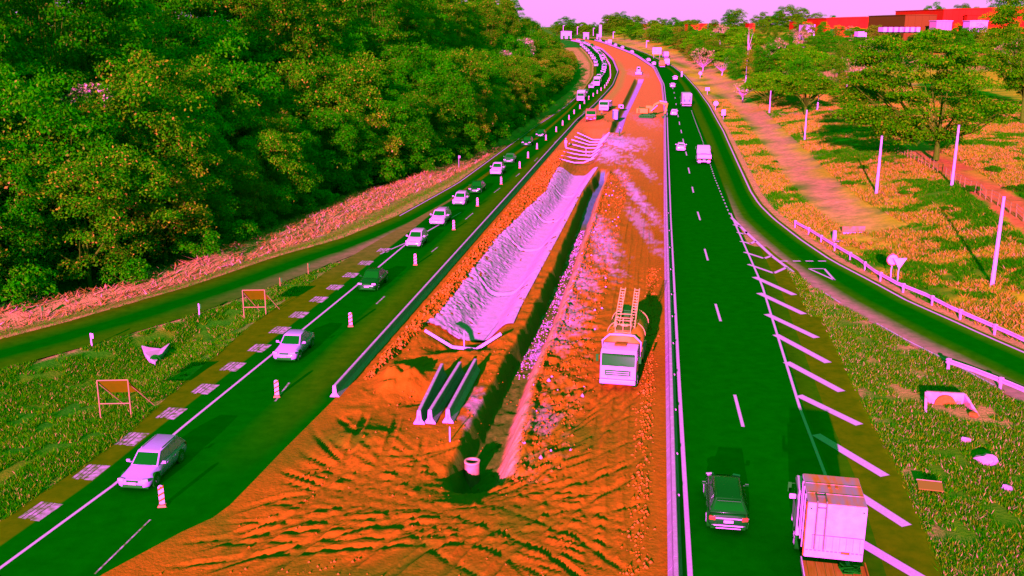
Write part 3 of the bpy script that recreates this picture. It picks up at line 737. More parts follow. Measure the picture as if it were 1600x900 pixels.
def crown_points(H, Rr, z0, n_clump, per, cr, rng, shape='round', flat=.8):
    P, Nn, cs = [], [], []
    zc, hz = (H + z0) / 2, (H - z0) / 2
    for k in range(n_clump):
        for _ in range(40):
            u = rng.normal(size=3); u /= np.linalg.norm(u)
            rad = rng.uniform(.55, 1.0) ** .6
            if shape == 'umbrella':
                u[2] = abs(u[2]) * .9 - .25
                c_ = np.array([u[0] * Rr * rad, u[1] * Rr * rad, zc - hz * .3 + u[2] * hz * rad * 1.2])
            elif shape == 'tall':
                t = rng.uniform(0, 1); w_ = Rr * (math.sin(math.pi * min(1, .12 + t * .86)) ** .7)
                a = rng.uniform(0, 2 * math.pi); c_ = np.array([math.cos(a) * w_ * rad, math.sin(a) * w_ * rad, z0 + t * (H - z0)])
            else:
                wob = 1 + .25 * math.sin(3.1 * u[0] + 2 * u[2] + 4 * rng.uniform() * .3)
                c_ = np.array([u[0] * Rr * rad * wob, u[1] * Rr * rad * wob, zc + u[2] * hz * rad])
            if c_[2] > z0 * .6: break
        r_ = cr * rng.uniform(.65, 1.3); cs.append((c_, r_))
        v = rng.normal(size=(per, 3)); v /= np.linalg.norm(v, axis=1, keepdims=True)
        v[:, 2] = np.where(v[:, 2] < -.25, -v[:, 2] * .6, v[:, 2])
        rr = rng.uniform(.55, 1.05, (per, 1)) ** .7
        p = c_ + v * rr * r_ * np.array([1.0, 1.0, flat]); P.append(p)
        Nn.append(v * .9 + np.array([0, 0, .5]))
    return np.concatenate(P), np.concatenate(Nn), cs

def trunk_mb(H, Rr, z0, cs, rng, r0, lean=.3, nl=9, forked=False):
    mb = MB(); top = Vector((rng.normal() * lean, rng.normal() * lean, z0 + (H - z0) * .55))
    fork = Vector((top.x * .4, top.y * .4, max(z0 * .75, H * .18)))
    mb.tube([(0, 0, -.4), (0, 0, .25), (fork.x * .6, fork.y * .6, fork.z * .55), tuple(fork)] + ([tuple(top)] if not forked else []), [r0 * 1.5, r0 * 1.1, r0 * .9, r0 * .75] + ([r0 * .3] if not forked else []), 8)
    idx = rng.permutation(len(cs))[:nl]
    for i in idx:
        e = Vector(cs[i][0]); m_ = fork.lerp(e, .5) + Vector((rng.normal() * .3, rng.normal() * .3, -.1 * (e - fork).length + .3))
        mb.tube([tuple(fork + Vector((0, 0, rng.uniform(-.3, .4)))), tuple(m_), tuple(e)], [r0 * .55, r0 * .33, r0 * .08], 6)
    return mb

ARCH = {}
def make_tree(kind, seed, H, Rr, z0, n_clump, per, cr, leaf, lsz, lm, bark, shape='round', r0=.3, nl=9, forked=False, flat=.85, name='tree', lean=.3):
    rng = np.random.default_rng(seed)
    P, Nn, cs = crown_points(H, Rr, z0, n_clump, per, cr, rng, shape, flat)
    t = bpy.data.objects.new(name, None); COL.objects.link(t)
    trunk_mb(H, Rr, z0, cs, rng, r0, nl=nl, forked=forked, lean=lean).build('trunk', bark, t, sm=60)
    V, F_ = leaves(P, Nn, lsz, rng); np_mesh('crown', V, F_, lm, parent=t)
    ARCH.setdefault(kind, []).append(t); t['unused'] = 1
    return t
for s in range(4): make_tree('broad', 100 + s, 14 + s % 2, 5.0 + .4 * (s % 3), .7, 96, 230, 1.45, 1, .31, LF_BROAD, BARK, r0=.28)
for s in range(3): make_tree('dark', 200 + s, 14 + s, 4.8, .7, 88, 220, 1.5, 1, .33, LF_DARK, BARK, r0=.28)
for s in range(2): make_tree('yellow', 300 + s, 12 + s, 5.2, .9, 90, 230, 1.4, 1, .31, LF_YEL, BARK, r0=.28)
make_tree('pink', 350, 13, 4.4, 1.4, 60, 210, 1.3, 1, .31, LF_PINK, BARK, r0=.25)
for s in range(3): make_tree('gum', 400 + s, 25 + s, 4.8, 5, 92, 210, 1.6, 1, .36, LF_DARK if s == 1 else LF_BROAD, BARK, shape='tall', r0=.32, nl=16, name='eucalyptus_tree')
for s in range(3): make_tree('acacia', 500 + s, 8.5 + s * .6, 5.6, 2.6, 66, 150, 1.35, 1, .34, LF_ACA, BARK, shape='umbrella', r0=.24, nl=14, forked=True, flat=.42, name='acacia_tree')
make_tree('dry', 560, 7.5, 3.6, 2.0, 34, 60, 1.1, 1, .30, LF_DRY, PALEBARK, r0=.17, nl=22, forked=True)
make_tree('shrub', 580, 3.2, 2.4, .2, 34, 110, .85, 1, .30, LF_DARK, BARK, r0=.10, nl=6, name='shrub')
def put(kind, k, loc, rz, sc, label, cat='tree', group=None):
    a = ARCH[kind][k % len(ARCH[kind])]
    if 'unused' in a:
        for o in ARCH[kind]: pass
        del a['unused']; a.location = loc; a.rotation_euler = (0, 0, rz); a.scale = sc; r = a
        tag(r, label, cat, group); return r
    r = dup(a, loc, rz, label, group, sc); r['category'] = cat
    return r

# the wood on the left: rows behind its edge, packed
rng = random.Random(4)
def edge_norm(y):
    tx = float(XA(y + .5) - XA(y - .5)); tv = Vector((tx, 1)).normalized(); return Vector((-tv.y, tv.x))
ROWS = [(4.6, ['broad', 'broad', 'yellow', 'dark'], (.62, .9), 'front row'), (9.5, ['broad', 'dark', 'yellow', 'broad'], (.9, 1.15), 'second row'),
        (15.0, ['broad', 'dark', 'broad', 'pink', 'dark'], (1.0, 1.25), 'third row'), (24.0, ['gum', 'dark', 'broad', 'gum'], (1.0, 1.2), 'fourth row'),
        (34.0, ['gum', 'dark', 'gum'], (1.0, 1.25), 'fifth row'), (47.0, ['gum', 'dark', 'gum'], (1.05, 1.35), 'back row'), (64.0, ['gum', 'dark', 'gum'], (1.2, 1.5), 'rearmost row')]
KINDW = {'broad': 'round leafy green tree', 'dark': 'dark dense tree', 'yellow': 'tree with yellowish crown', 'pink': 'tree with pale pinkish crown', 'gum': 'tall slender eucalyptus'}  # crown tones come from each kind's leaf colour
ntree = 0
for ri, (off, kinds, (s0, s1), rown) in enumerate(ROWS):
    y = 36.0 + ri * 2.2; i = 0
    while y < 700:
        n = edge_norm(y); tv = Vector((n.y, -n.x))
        p = Vector((float(XA(y)), y)) + n * (off * (1 + max(0, y - 222) / 700) + rng.uniform(-1.5, 1.5))
        kd = kinds[(i * 7 + rng.randrange(len(kinds))) % len(kinds)]
        s = rng.uniform(s0, s1) * (1.0 if y < 178 else max(.6 if ri < 2 else .9, 1.0 - (y - 178) / 620))
        if ri >= 3 and 89 < y < 178 and kd != 'gum': s *= 1.2
        put(kd, rng.randrange(4), (p.x, p.y, float(zfun(p.x, p.y)) - .1), rng.uniform(0, 6.28), (s, s, s * rng.uniform(.92, 1.12)),
            '%s, %s of the %s in the left wood' % (KINDW[kd], nth(i), rown), 'tree', 'trees of the wood on the left')
        ntree += 1; i += 1
        step = max(5.6 + ri * .75, (y - 89) * .05)
        y += step * max(.35, abs(tv.y))
# undergrowth along the edge of the wood
for i in range(26):
    y = 50 + i * 8; n = edge_norm(y); p = Vector((float(XA(y)), y)) + n * rng.uniform(.2, 2.2); s = rng.uniform(.6, 1.3)
    put('shrub', 0, (p.x, p.y, float(zfun(p.x, p.y)) - .1), rng.uniform(0, 6.28), (s, s, s), 'low dark shrub at the foot of the wood, %s from the near end' % nth(i), 'shrub', 'shrubs along the edge of the wood')

# the big spreading tree on the slope and its neighbours (right)
def special(seed, px, py, H, Rr, z0, ncl, per, label, lm=LF_ACA, shape='umbrella', r0=.42, lsz=.36, bark=BARK, nl=16, cr=1.6, flat=.5, name='acacia_tree', sx=0.0):
    p = at(px, py); r_ = np.random.default_rng(seed)
    P, Nn, cs = crown_points(H, Rr, z0, ncl, per, cr, r_, shape, flat)
    P = P + np.array([sx, 0, 0]); cs = [(c_ + np.array([sx, 0, 0]), q_) for c_, q_ in cs]
    t = thing(name, label, 'tree', p)
    trunk_mb(H, Rr, z0, cs, r_, r0, nl=nl, forked=True, lean=.6).build('trunk', bark, t, sm=60)
    V, F_ = leaves(P, Nn, lsz, r_); np_mesh('crown', V, F_, lm, parent=t)
    return t
special(901, 1462, 252, 18.0, 11.5, 2.6, 230, 260, 'large spreading acacia with forked trunk between the fence and the dirt road', shape='round', cr=1.9, flat=.55, sx=-4.5, nl=22)
special(902, 1597, 190, 27.0, 10.0, 5.0, 220, 230, 'tall leafy tree cut by the right edge of the picture', shape='round', flat=.6, cr=1.9)
special(903, 1160, 160, 6.5, 3.6, 2.0, 26, 60, 'pale half bare tree with thin crown beside the right verge', LF_DRY, 'round', .2, .3, PALEBARK, 26, 1.0)
special(904, 1128, 118, 7.0, 4.2, 2.2, 22, 50, 'whitish leafless tree on the hillside behind the round sign', LF_DRY, 'round', .22, .3, PALEBARK, 30, 1.0)
special(905, 1167, 100, 15.0, 2.2, 6.0, 6, 14, 'tall bare white eucalyptus trunk standing among the hillside trees', LF_DRY, 'tall', .34, .3, PALEBARK, 10, .9, name='eucalyptus_tree')
special(906, 1205, 168, 11.0, 7.5, 2.2, 120, 170, 'dark rounded acacia standing at the head of the bare slope')
special(907, 1258, 180, 12.0, 6.5, 2.6, 100, 160, 'acacia with two thin trunks above the pale clearing')
special(908, 1345, 172, 9.0, 5.6, 2.4, 70, 140, 'loose olive tree left of the large spreading acacia', LF_YEL, 'round')
# trees over the far hillside, right
HS = [(1098,112),(1112,100),(1080,96),(1140,110),(1150,126),(1180,128),(1196,142),(1222,138),(1240,120),(1210,112),(1185,104),(1160,92),(1135,86),(1110,82),(1085,80),(1062,78),(1045,70),(1030,66),(1012,60),(995,56),(980,52),(965,50),(1020,54),(1040,58),(1058,62),(1078,66),(1100,68),(1125,70),(1150,74),(1175,82),(1200,92),(1225,98),(1250,104),(1272,96),(1290,104),(1280,84),(1255,82),(1230,78),(1205,74),(1180,66),(1155,60),(1130,58),(1105,55),(1082,54),(1060,52),(1240,64),(1262,66),(1285,68),(1215,60),(1190,56),(1306,80),(1325,92),(1345,86),(1318,112),(1362,98),(1340,70),(1365,72),(1310,62),(1392,82),(1430,78),(1470,84),(1510,92),(1545,104),(1580,112),(1500,78),(1540,84),(1575,88),(1600,98),(1450,66),(1250,56),(1290,55),(1400,60),(1330,58),(1560,70),(1590,74),(1610,120),(1395,108),(1420,100),(1268,140),(1248,150),(1300,150),(1322,140)]
for i, (px, py) in enumerate(HS):
    p = at(px, py); s = rng.uniform(1.05, 1.6) * (1.0 if p.y < 385 else .9)
    kd = rng.choice(['acacia', 'acacia', 'acacia', 'yellow', 'dark', 'broad'] if i % 9 else ['dry'])
    if kd in ('broad', 'dark', 'yellow'): s *= .62
    kw = {'acacia': 'flat-topped acacia', 'yellow': 'yellowish round tree', 'dark': 'dark round tree', 'broad': 'green round tree', 'dry': 'half bare pale tree'}[kd]
    put(kd, rng.randrange(3), (p.x, p.y, p.z - .15), rng.uniform(0, 6.28), (s, s, s * rng.uniform(.85, 1.1)), '%s on the right hillside, %s counting up from the road' % (kw, nth(i)), 'tree', 'trees on the right hillside')
for i, (px, py, s) in enumerate([(1442,57,.5),(1462,57,.52),(1482,58,.55),(1503,59,.5),(1524,59,.55),(1548,61,.55),(1574,62,.5),(1590,62,.6),(1453,0,.5),(1473,0,.5),(1493,0,.5),(1514,0,.55),(1536,0,.5),(1560,0,.5)]):
    _x = (px - 800) / FOC * (440 * _c + 10 * _s); p = Vector((_x, 440 + 6 * (i % 3), float(zfun(_x, 440)))); put(['broad', 'dark'][i % 2], i, (p.x, p.y, p.z - .15), i * 1.3, (s * 1.6, s * 1.6, s * 1.42), 'round tree in the row before the large red warehouse, %s from the left' % nth(i), 'tree', 'trees before the red warehouse')
for i, (px, py) in enumerate([(962,64),(975,65),(988,66),(1000,68),(1012,71),(1024,75),(1036,80),(1048,86),(1060,92),(1072,99),(1084,106),(1010,63),(1030,68),(1050,76),(1070,86),(1090,96),(955,60),(970,60),(985,61),(1045,69),(1065,78)]):
    p = at(px, py); s = rng.uniform(.9, 1.25); kd = ['acacia', 'dark', 'acacia', 'yellow'][i % 4]; s = s if kd == 'acacia' else s * .62
    put(kd, i, (p.x + 6, p.y, float(zfun(p.x + 6, p.y)) - .15), i * 1.7, (s * 1.2, s * 1.2, s), '%s in the belt above the far right verge, %s from the far end' % ({'acacia': 'flat-topped acacia', 'dark': 'dark round tree', 'yellow': 'yellowish tree'}[kd], nth(i)), 'tree', 'trees above the far right verge')
# trees at the crest, behind the far bend
for i, (px, py, s) in enumerate([(886,50,.6),(893,50,.8),(902,49,.6),(915,49,.6),(922,49,.62),(930,49,.6),(945,52,.7),(955,52,.8),(966,52,.85),(976,52,.75),(986,50,.7),(1000,48,.7),(1020,47,.6),(1040,46,.6),(1065,46,.6),(1090,46,.55),(1115,46,.55),(1140,46,.8),(1200,46,.8),(1250,46,.9),(1262,46,.6),(1300,46,.6),(878,52,.7),(1228,45,1.0),(870,50,.7),(882,52,.9),(908,49,.8),(950,52,.9),(961,52,1.0),(971,52,.9),(981,50,.8),(993,48,.8),(1030,46,.7),(1052,46,.7),(1075,46,.7),(1150,46,.9),(1190,46,.8),(1215,46,.8),(1240,46,.8),(1275,46,.7),(1440,46,.7),(1456,46,.9),(1480,46,.8),(1500,46,.9),(1524,46,.8),(1550,46,.9),(1320,46,.5),(1350,46,.5)]):
    dr = ray(px, 46); Y0 = 920 if px < 1100 else 770; q = dr * (Y0 / dr.y)
    put(['broad', 'dark', 'acacia', 'broad'][i % 4], i, (q.x, Y0, float(zfun(q.x, Y0)) - .2), rng.uniform(0, 6.28), (s * 1.7, s * 1.7, s * (2.1 if i % 4 == 2 else 1.35)), 'distant tree on the skyline, %s from the left' % nth(i), 'tree', 'trees on the skyline')
for k in ARCH:
    for o in list(ARCH[k]):
        if 'unused' in o:
            for ch in list(o.children): bpy.data.objects.remove(ch)
            bpy.data.objects.remove(o)
print('trees', ntree)
# ================================================================ GRASS
def blades(name, X, Y, h, wdt, stops, seed, zo=-.03, lean=.5, three=2):
    r_ = np.random.default_rng(seed); n = len(X); X = np.repeat(X, three) + r_.normal(size=n * three) * wdt * .8; Y = np.repeat(Y, three) + r_.normal(size=n * three) * wdt * .8
    n = len(X); Z = zfun(X, Y) + zo; hh = h * r_.uniform(.45, 1.3, n); a = r_.uniform(0, 2 * math.pi, n)
    dx, dy = np.cos(a) * wdt * .5, np.sin(a) * wdt * .5; lx, ly = r_.normal(size=n) * lean * hh, r_.normal(size=n) * lean * hh
    V = np.stack([np.stack([X - dx, Y - dy, Z], -1), np.stack([X + dx, Y + dy, Z], -1), np.stack([X + lx, Y + ly, Z + hh], -1)], 1).reshape(-1, 3)
    return tag(np_mesh(name, V, np.arange(n * 3).reshape(-1, 3), leaf_mat('%s_blades_%d' % (name, seed), stops, .25)), kind='stuff')
def scatter(n, x0, x1, y0, y1, seed, keep, near=0.0):
    r_ = np.random.default_rng(seed); X = r_.uniform(x0, x1, n); Y = y0 + (y1 - y0) * r_.uniform(0, 1, n) ** (1 + near)
    k = keep(X, Y); return X[k], Y[k]
GMIX = [(0, (.004, .36, .0)), (.45, (.022, .48, .0)), (.76, (.07, .52, .001)), (.93, (.26, .48, .005)), (1, (.7, .44, .12))]
GWED = [(0, (.004, .44, .0)), (.40, (.035, .52, .0)), (.70, (.11, .55, .001)), (.90, (.40, .50, .012)), (1, (.85, .46, .25))]
GOLV = [(0, (.004, .38, .0)), (.55, (.02, .44, .0)), (.88, (.06, .46, .0)), (1, (.35, .46, .02))]
GYEL = [(0, (.03, .44, .0)), (.28, (.14, .47, .001)), (.55, (.55, .52, .008)), (.85, (.9, .50, .05)), (1, (.9, .46, .20))]
GSTR = [(0, (.12, .32, .002)), (.2, (.5, .36, .02)), (.6, (.8, .42, .09)), (.9, (.9, .44, .22)), (1, (.9, .46, .5))]
X, Y = scatter(700000, -60, -5, 15, 92, 1, lambda x, y: (x > xc(y) + .3) & (x < XD(y) - .1) & (y < Y_NOSE) & (fbm(x / 1.2, y / 1.2, 7, 3) > -.12))
blades('verge_grass', X, Y, .24, .065, GMIX, 2)
X, Y = scatter(110000, -75, 5, 15, 192, 3, lambda x, y: (x > XA(y) - .8) & (x < XA(y) + (XB(y) - XA(y)) * .66) & (y < 185))
blades('straw', X, Y, .40, .13, GSTR, 4, lean=1.3)
X, Y = scatter(120000, -75, 5, 15, 192, 5, lambda x, y: (x > XA(y) + (XB(y) - XA(y)) * .62) & (x < XB(y) - .1) & (y < 185))
blades('verge_grass', X, Y, .2, .07, GMIX, 6)
X, Y = scatter(420000, 12, 48, 15, 100, 7, lambda x, y: (x > np.where(y < 73, XH(y) + 3.9, 0)) & (x < xgrassr(y) - .2) & (x > XH(y) + 3.0) & (fbm(x / 1.3, y / 1.3, 9, 3) > -.2) & (x < 45))
blades('wedge_grass', X, Y, .22, .065, GWED, 8)
def onroad(x, y):
    d_ = (x - dA.x) * dirL.y - (y - dA.y) * dirL.x; l_ = (x - dA.x) * dirL.x + (y - dA.y) * dirL.y
    return (np.abs(d_ - 1.2) < 2.4) & (l_ > -4)
X, Y = scatter(700000, 25, 125, 54, 290, 9, lambda x, y: (x > XJ(y) + 1.5) & (x < 30 + y * .46) & ~onroad(x, y) & (np.abs(x - XJ(y) - 9.5) > 3.2 * (y > 104)) & (fbm(x / 2.5, y / 2.5, 13, 3) > -.28), near=.35)
k = fbm(X / 9.0, Y / 9.0, 11, 5) + .5 * fbm(X / 2.2, Y / 2.2, 23, 4) > .05
blades('slope_grass', X[~k], Y[~k], .34, .10, GYEL, 10, lean=.7); blades('slope_grass', X[k], Y[k], .34, .10, GOLV, 11, lean=.7)
# stones and clods lying about the earthworks
def clods(name, n, seed, keep, size, m, zo=0.0):
    r_ = np.random.default_rng(seed); V, F_ = [], []
    base = np.array([(1,0,0),(-1,0,0),(0,1,0),(0,-1,0),(0,0,1),(0,0,-.5)], float); fb = np.array([(0,2,4),(2,1,4),(1,3,4),(3,0,4),(2,0,5),(1,2,5),(3,1,5),(0,3,5)])
    xs, ys = keep(r_, n)
    for i, (x, y) in enumerate(zip(xs, ys)):
        s_ = size * r_.uniform(.4, 1.6); a = r_.uniform(0, 6.28); M = np.array([[math.cos(a), -math.sin(a), 0], [math.sin(a), math.cos(a), 0], [0, 0, 1]])
        V.append((base * s_ * r_.uniform(.6, 1.3, (6, 3))) @ M.T + np.array([x, y, soil_z(x, y) + zo])); F_.append(fb + 6 * i)
    return tag(np_mesh(name, np.concatenate(V), np.concatenate(F_), m), kind='stuff')
SOILM = mat('clod_soil', tuple(SOIL), rough=.95, spec=0, c2=(.75, .25, .03), scale=2)
STONEM = mat('pale_stone', tuple(DUST), rough=.95, spec=0, c2=(.85, .34, .3), scale=2)
def k_betw(r_, n):
    y = r_.uniform(37, 148, n); x = T2R(y) + r_.uniform(.1, 1, n) ** 1.6 * np.maximum(XG(y) - 5.2 - T2R(y), .5); k = y > Y2a; return x[k], y[k]
def k_left(r_, n):
    y = r_.uniform(59, 178, n); x = XF(y) + .9 + r_.uniform(0, 1, n) * np.maximum(T1L(y) - XF(y) - 1, .2); return x, y
def k_near(r_, n):
    y = r_.uniform(33, 68, n); x = xml(y) + 2.0 + r_.uniform(0, 1, n) * (XG(y) - xml(y) - 6); k = fbm(x / 2, y / 2, 77, 3) > .05; return x[k], y[k]
clods('clods', 1900, 1, k_betw, .09, SOILM); clods('rubble', 70, 2, k_betw, .11, STONEM); clods('clods', 3000, 3, k_left, .13, SOILM); clods('clods', 1200, 4, k_near, .055, SOILM)
def k_re(r_, n):
    y = r_.uniform(30, 89, n); x = XG(y) - 1.35 + r_.normal(size=n) * .3; return x, y
clods('clods', 900, 5, k_re, .08, SOILM)
def k_t2(r_, n):
    y = r_.uniform(gy_(800, 560).y, gy_(900, 340).y, n); x = T2L(y) + (T2R(y) - T2L(y)) * r_.uniform(.25, .66, n); return x, y
clods('rubble', 600, 6, k_t2, .07, STONEM)
# ================================================================ VEHICLES
def paint(name, c, rough=.35): return mat(name, c, rough=rough, spec=.35, coat=.25)
P_WHITE = paint('white_paint', (.88, .43, .88)); P_SILV = paint('silver_paint', (.58, .32, .86)); P_BLACK = paint('black_paint', (.002, .13, .004), .25)
P_GREY = paint('grey_paint', (.05, .24, .06)); P_RED = paint('red_paint', (.72, .05, .03)); P_ORNG = paint('orange_paint', (.85, .28, .02)); P_BLUE = paint('blue_paint', (.08, .26, .62))
GLASS = mat('dark_glass', (.002, .20, .004), rough=.04, spec=.4)
LAMP = mat('lamp_lens', (.90, .45, .90), rough=.2, spec=.5); TAIL = mat('tail_lens', (.70, .10, .03), rough=.25, spec=.4)
CHROME = mat('trim_and_glint', (.90, .44, .90), rough=.3, spec=.5); PLATE = mat('number_plate', (.85, .42, .80), rough=.5)
TYRE = mat('tyre', (.002, .20, .002), rough=.9, spec=.05); RIM = mat('wheel_rim', (.40, .30, .42), rough=.4, spec=.4)
INTER = mat('cabin_interior', (.02, .22, .01), rough=.9)

def add_wheel(root, x, y, r, w, twin=False):
    s_ = 1 if x > 0 else -1; mb = MB()
    mb.lathe([(r * .55, -w / 2), (r * .94, -w / 2), (r, -w * .35), (r, w * .35), (r * .94, w / 2), (r * .55, w / 2)], (0, 0, 0), 'X', 22)
    t = mb.build('wheel', TYRE, root, sm=40); t.location = (x, y, r)
    mb = MB(); f = s_ * (w / 2 + .006)
    mb.lathe([(r * .16, f - s_ * .03), (r * .60, f - s_ * .03), (r * .64, f), (r * .56, f + s_ * .004), (r * .5, f - s_ * .02), (r * .2, f - s_ * .012), (r * .14, f + s_ * .01)], (0, 0, 0), 'X', 20)
    for k in range(5):
        a = 2 * math.pi * k / 5; mb.bar((f, r * .15 * math.cos(a), r * .15 * math.sin(a)), (f, r * .57 * math.cos(a), r * .57 * math.sin(a)), .03, .07)
    mb.build('rim', RIM, t, sm=40)
    return t

def section(w, zb, zt, tuck=.80):
    h = zt - zb
    half = [(w * .84, zb), (w * .97, zb + h * .16), (w, zb + h * .42), (w * .985, zb + h * .70), (w * tuck, zb + h * .97), (w * .45, zt), (0, zt + .012)]
    return half + [(-x, z) for x, z in half[-2::-1]]

def make_car(style, label, body, name='parked_car', cat='car'):
    """front towards +Y, origin on the ground at the middle"""
    L, Wd, H, hood, belt, cy, rf, rr, ty, deck = dict(
        sedan=(4.4, 1.74, 1.44, .88, .95, .92, .30, -.95, -1.55, .98), hatch=(3.9, 1.68, 1.50, .92, .98, .86, .30, -1.45, -1.86, .95),
        wagon=(4.45, 1.74, 1.38, .80, .88, .95, .35, -1.75, -2.18, .92), suv=(4.6, 1.84, 1.58, .99, 1.03, .95, .45, -1.75, -2.16, 1.05),
        pickup=(5.1, 1.84, 1.78, 1.10, 1.16, 1.15, .65, -.55, -.95, 1.12), van=(4.9, 1.92, 2.1, 1.15, 1.20, 1.75, 1.05, -2.25, -2.40, 1.1))[style]
    t = thing(name, label, cat); hw = Wd / 2; zb = .20 if style not in ('suv', 'pickup', 'van') else .28; mb = MB()
    st = [(L / 2, .58, .74), (L / 2 - .05, .64, .86), (L / 2 - .22, hood - .16, .95), (L / 2 - .55, hood - .06, .99), (cy, hood + .03, 1.0), (cy - .3, belt, 1.0), (ty + .3, belt, 1.0), (ty, max(deck, .9), 1.0), (-L / 2 + .28, deck - .02, .98), (-L / 2 + .07, deck - .10, .92), (-L / 2, deck - .32, .82)]
    if ty < -L / 2 + .35: st = st[:7] + [(-L / 2 + .30, belt, .99), (-L / 2 + .06, belt - .06, .93), (-L / 2, belt - .30, .86)]
    mb.loft([[Vector((x, y, z)) for x, z in section(hw * f, zb if abs(y) < L / 2 - .1 else zb + .06, zt)] for y, zt, f in st[::-1]], True, True)
    # greenhouse
    b, rw = hw * .93, hw * .70
    base = [(-b, cy, belt - .03), (b, cy, belt - .03), (b, ty, belt - .03), (-b, ty, belt - .03)]
    base[0] = (-b * .90, cy, hood); base[1] = (b * .90, cy, hood)
    top = [(-rw, rf, H - .06), (rw, rf, H - .06), (rw * .96, rr, H - .09), (-rw * .96, rr, H - .09)]
    ins = [(x * .86, y + (-.10 if i < 2 else .10), H) for i, (x, y, z) in enumerate(top)]
    mid = [(x * .985, y + (-.03 if i < 2 else .03), H - .02) for i, (x, y, z) in enumerate(top)]
    mb.loft([[Vector(p) for p in q] for q in (base, top, mid, ins)], True, True)
    bo = mb.build('body', body, t, sm=55, bevel=.045)
    # glass
    g = MB(); g.panel(base[1], base[0], top[0], top[1], .05, .95, .08, .95); g.build('windshield', GLASS, t)
    g = MB(); g.panel(base[3], base[2], top[2], top[3], .07, .93, .22 if style in ('wagon', 'hatch', 'suv', 'van') else .10, .90); g.build('rear_window', GLASS, t)
    splits = [(.07, .40), (.43, .72), (.75, .95)] if style in ('wagon', 'suv', 'van') else [(.07, .47), (.51, .93)] if style != 'pickup' else [(.10, .55), (.60, .92)]
    for sd in (0, 1):
        A, B, C_, D_ = (base[1], base[2], top[2], top[1]) if sd else (base[3], base[0], top[0], top[3])
        for u0, u1 in splits:
            if not sd: u0, u1 = 1 - u1, 1 - u0
            g = MB()
            (g.panel(B, A, D_, C_, 1 - u1, 1 - u0, .20, .90, off=-.008) if False else g.panel(A, B, C_, D_, u0, u1, .20, .90)); g.build('side_window', GLASS, t)
    # lamps, grille, plates, trim
    fz = hood - .24; ry = -L / 2
    for sx in (-1, 1):
        g = MB(); g.box((sx * hw * .70, L / 2 - .09, fz + .04), (hw * .40, .16, .14), rz=-sx * .30); g.build('headlight', LAMP, t, bevel=.03)
        g = MB(); g.box((sx * hw * .78, ry + .07, belt - .24), (hw * .30, .12, .18 if style != 'wagon' else .3), rz=sx * .22); g.build('taillight', TAIL, t, bevel=.02)
        g = MB(); g.box((sx * (hw + .09), cy - .28, belt + .06), (.20, .10, .14)); g.box((sx * (hw - .02), cy - .26, belt), (.14, .05, .05)); g.build('mirror', body, t, bevel=.03)
        for hy in (.1, -.75):
            g = MB(); g.box((sx * (hw + .004), hy, belt - .17), (.03, .17, .03)); g.build('door_handle', body, t)
        for hy in (.55, -.42):   # shut lines of the doors
            g = MB(); g.box((sx * (hw - .004), hy if style != 'pickup' else hy + .2, (zb + belt) / 2 + .02), (.012, .012, (belt - zb) * .62)); g.build('door_seam', DARK, t)
    g = MB(); g.box((0, L / 2 - .01, fz), (hw * .72, .05, .12)); g.build('grille', DARK, t)
    g = MB(); g.box((0, L / 2 + .012, .34), (hw * 1.2, .04, .12)); g.build('air_intake', DARK, t)
    g = MB(); g.box((0, L / 2 + .03, .47), (.42, .02, .12)); g.build('number_plate', PLATE, t)
    g = MB(); g.box((0, ry - .012, belt - .36), (.42, .03, .13)); g.build('number_plate', PLATE, t)
    g = MB(); g.loft([[Vector((x, y, z)) for x, z in ((-hw * .88, .36), (hw * .88, .36), (hw * .84, .52), (-hw * .84, .52))] for y in (ry - .045, ry + .2)]); g.build('bumper', body, t, bevel=.03)
    g = MB(); g.box((0, 0, zb - .02), (Wd * .84, L * .93, .10)); g.build('underbody', BLACK, t)
    wr = .31 if style in ('sedan', 'hatch', 'wagon') else .37; wy = L * .5 - .82
    for sx in (-1, 1):
        for yy in (wy, -wy + (.05 if style != 'pickup' else .15)):
            g = MB(); g.cyl((sx * (hw - .15), yy, wr + .02), (sx * (hw + .004), yy, wr + .02), wr + .075, 20); g.build('wheel_arch', BLACK, t)
            add_wheel(t, sx * (hw - .075), yy, wr, .2)
    if style == 'pickup':
        g = MB(); g.box((0, -1.72, 1.115), (Wd * .84, 1.48, .03)); g.build('load_bed', DARK, t)
    if style == 'suv':
        g = MB(); g.box((0, ry - .02, belt - .20), (hw * 1.25, .03, .05)); g.box((0, ry - .06, .50), (hw * 1.4, .03, .05)); g.box((0, ry - .05, .36), (hw * 1.2, .03, .035)); g.build('trim_and_glint', CHROME, t)  # glints on the rear trim put in as pale bars
        g = MB(); g.box((0, rr - .10, H - .07), (hw * 1.15, .22, .03)); g.build('spoiler', body, t, bevel=.01)
    if style in ('suv', 'wagon'):
        for sx in (-1, 1):
            g = MB(); g.tube([(sx * rw * .86, rf - .25, H - .01), (sx * rw * .86, rf - .35, H + .03), (sx * rw * .84, rr + .3, H + .02), (sx * rw * .84, rr + .2, H - .03)], .018, 6); g.build('roof_rail', DARK if body is P_BLACK else CHROME, t)
    return t

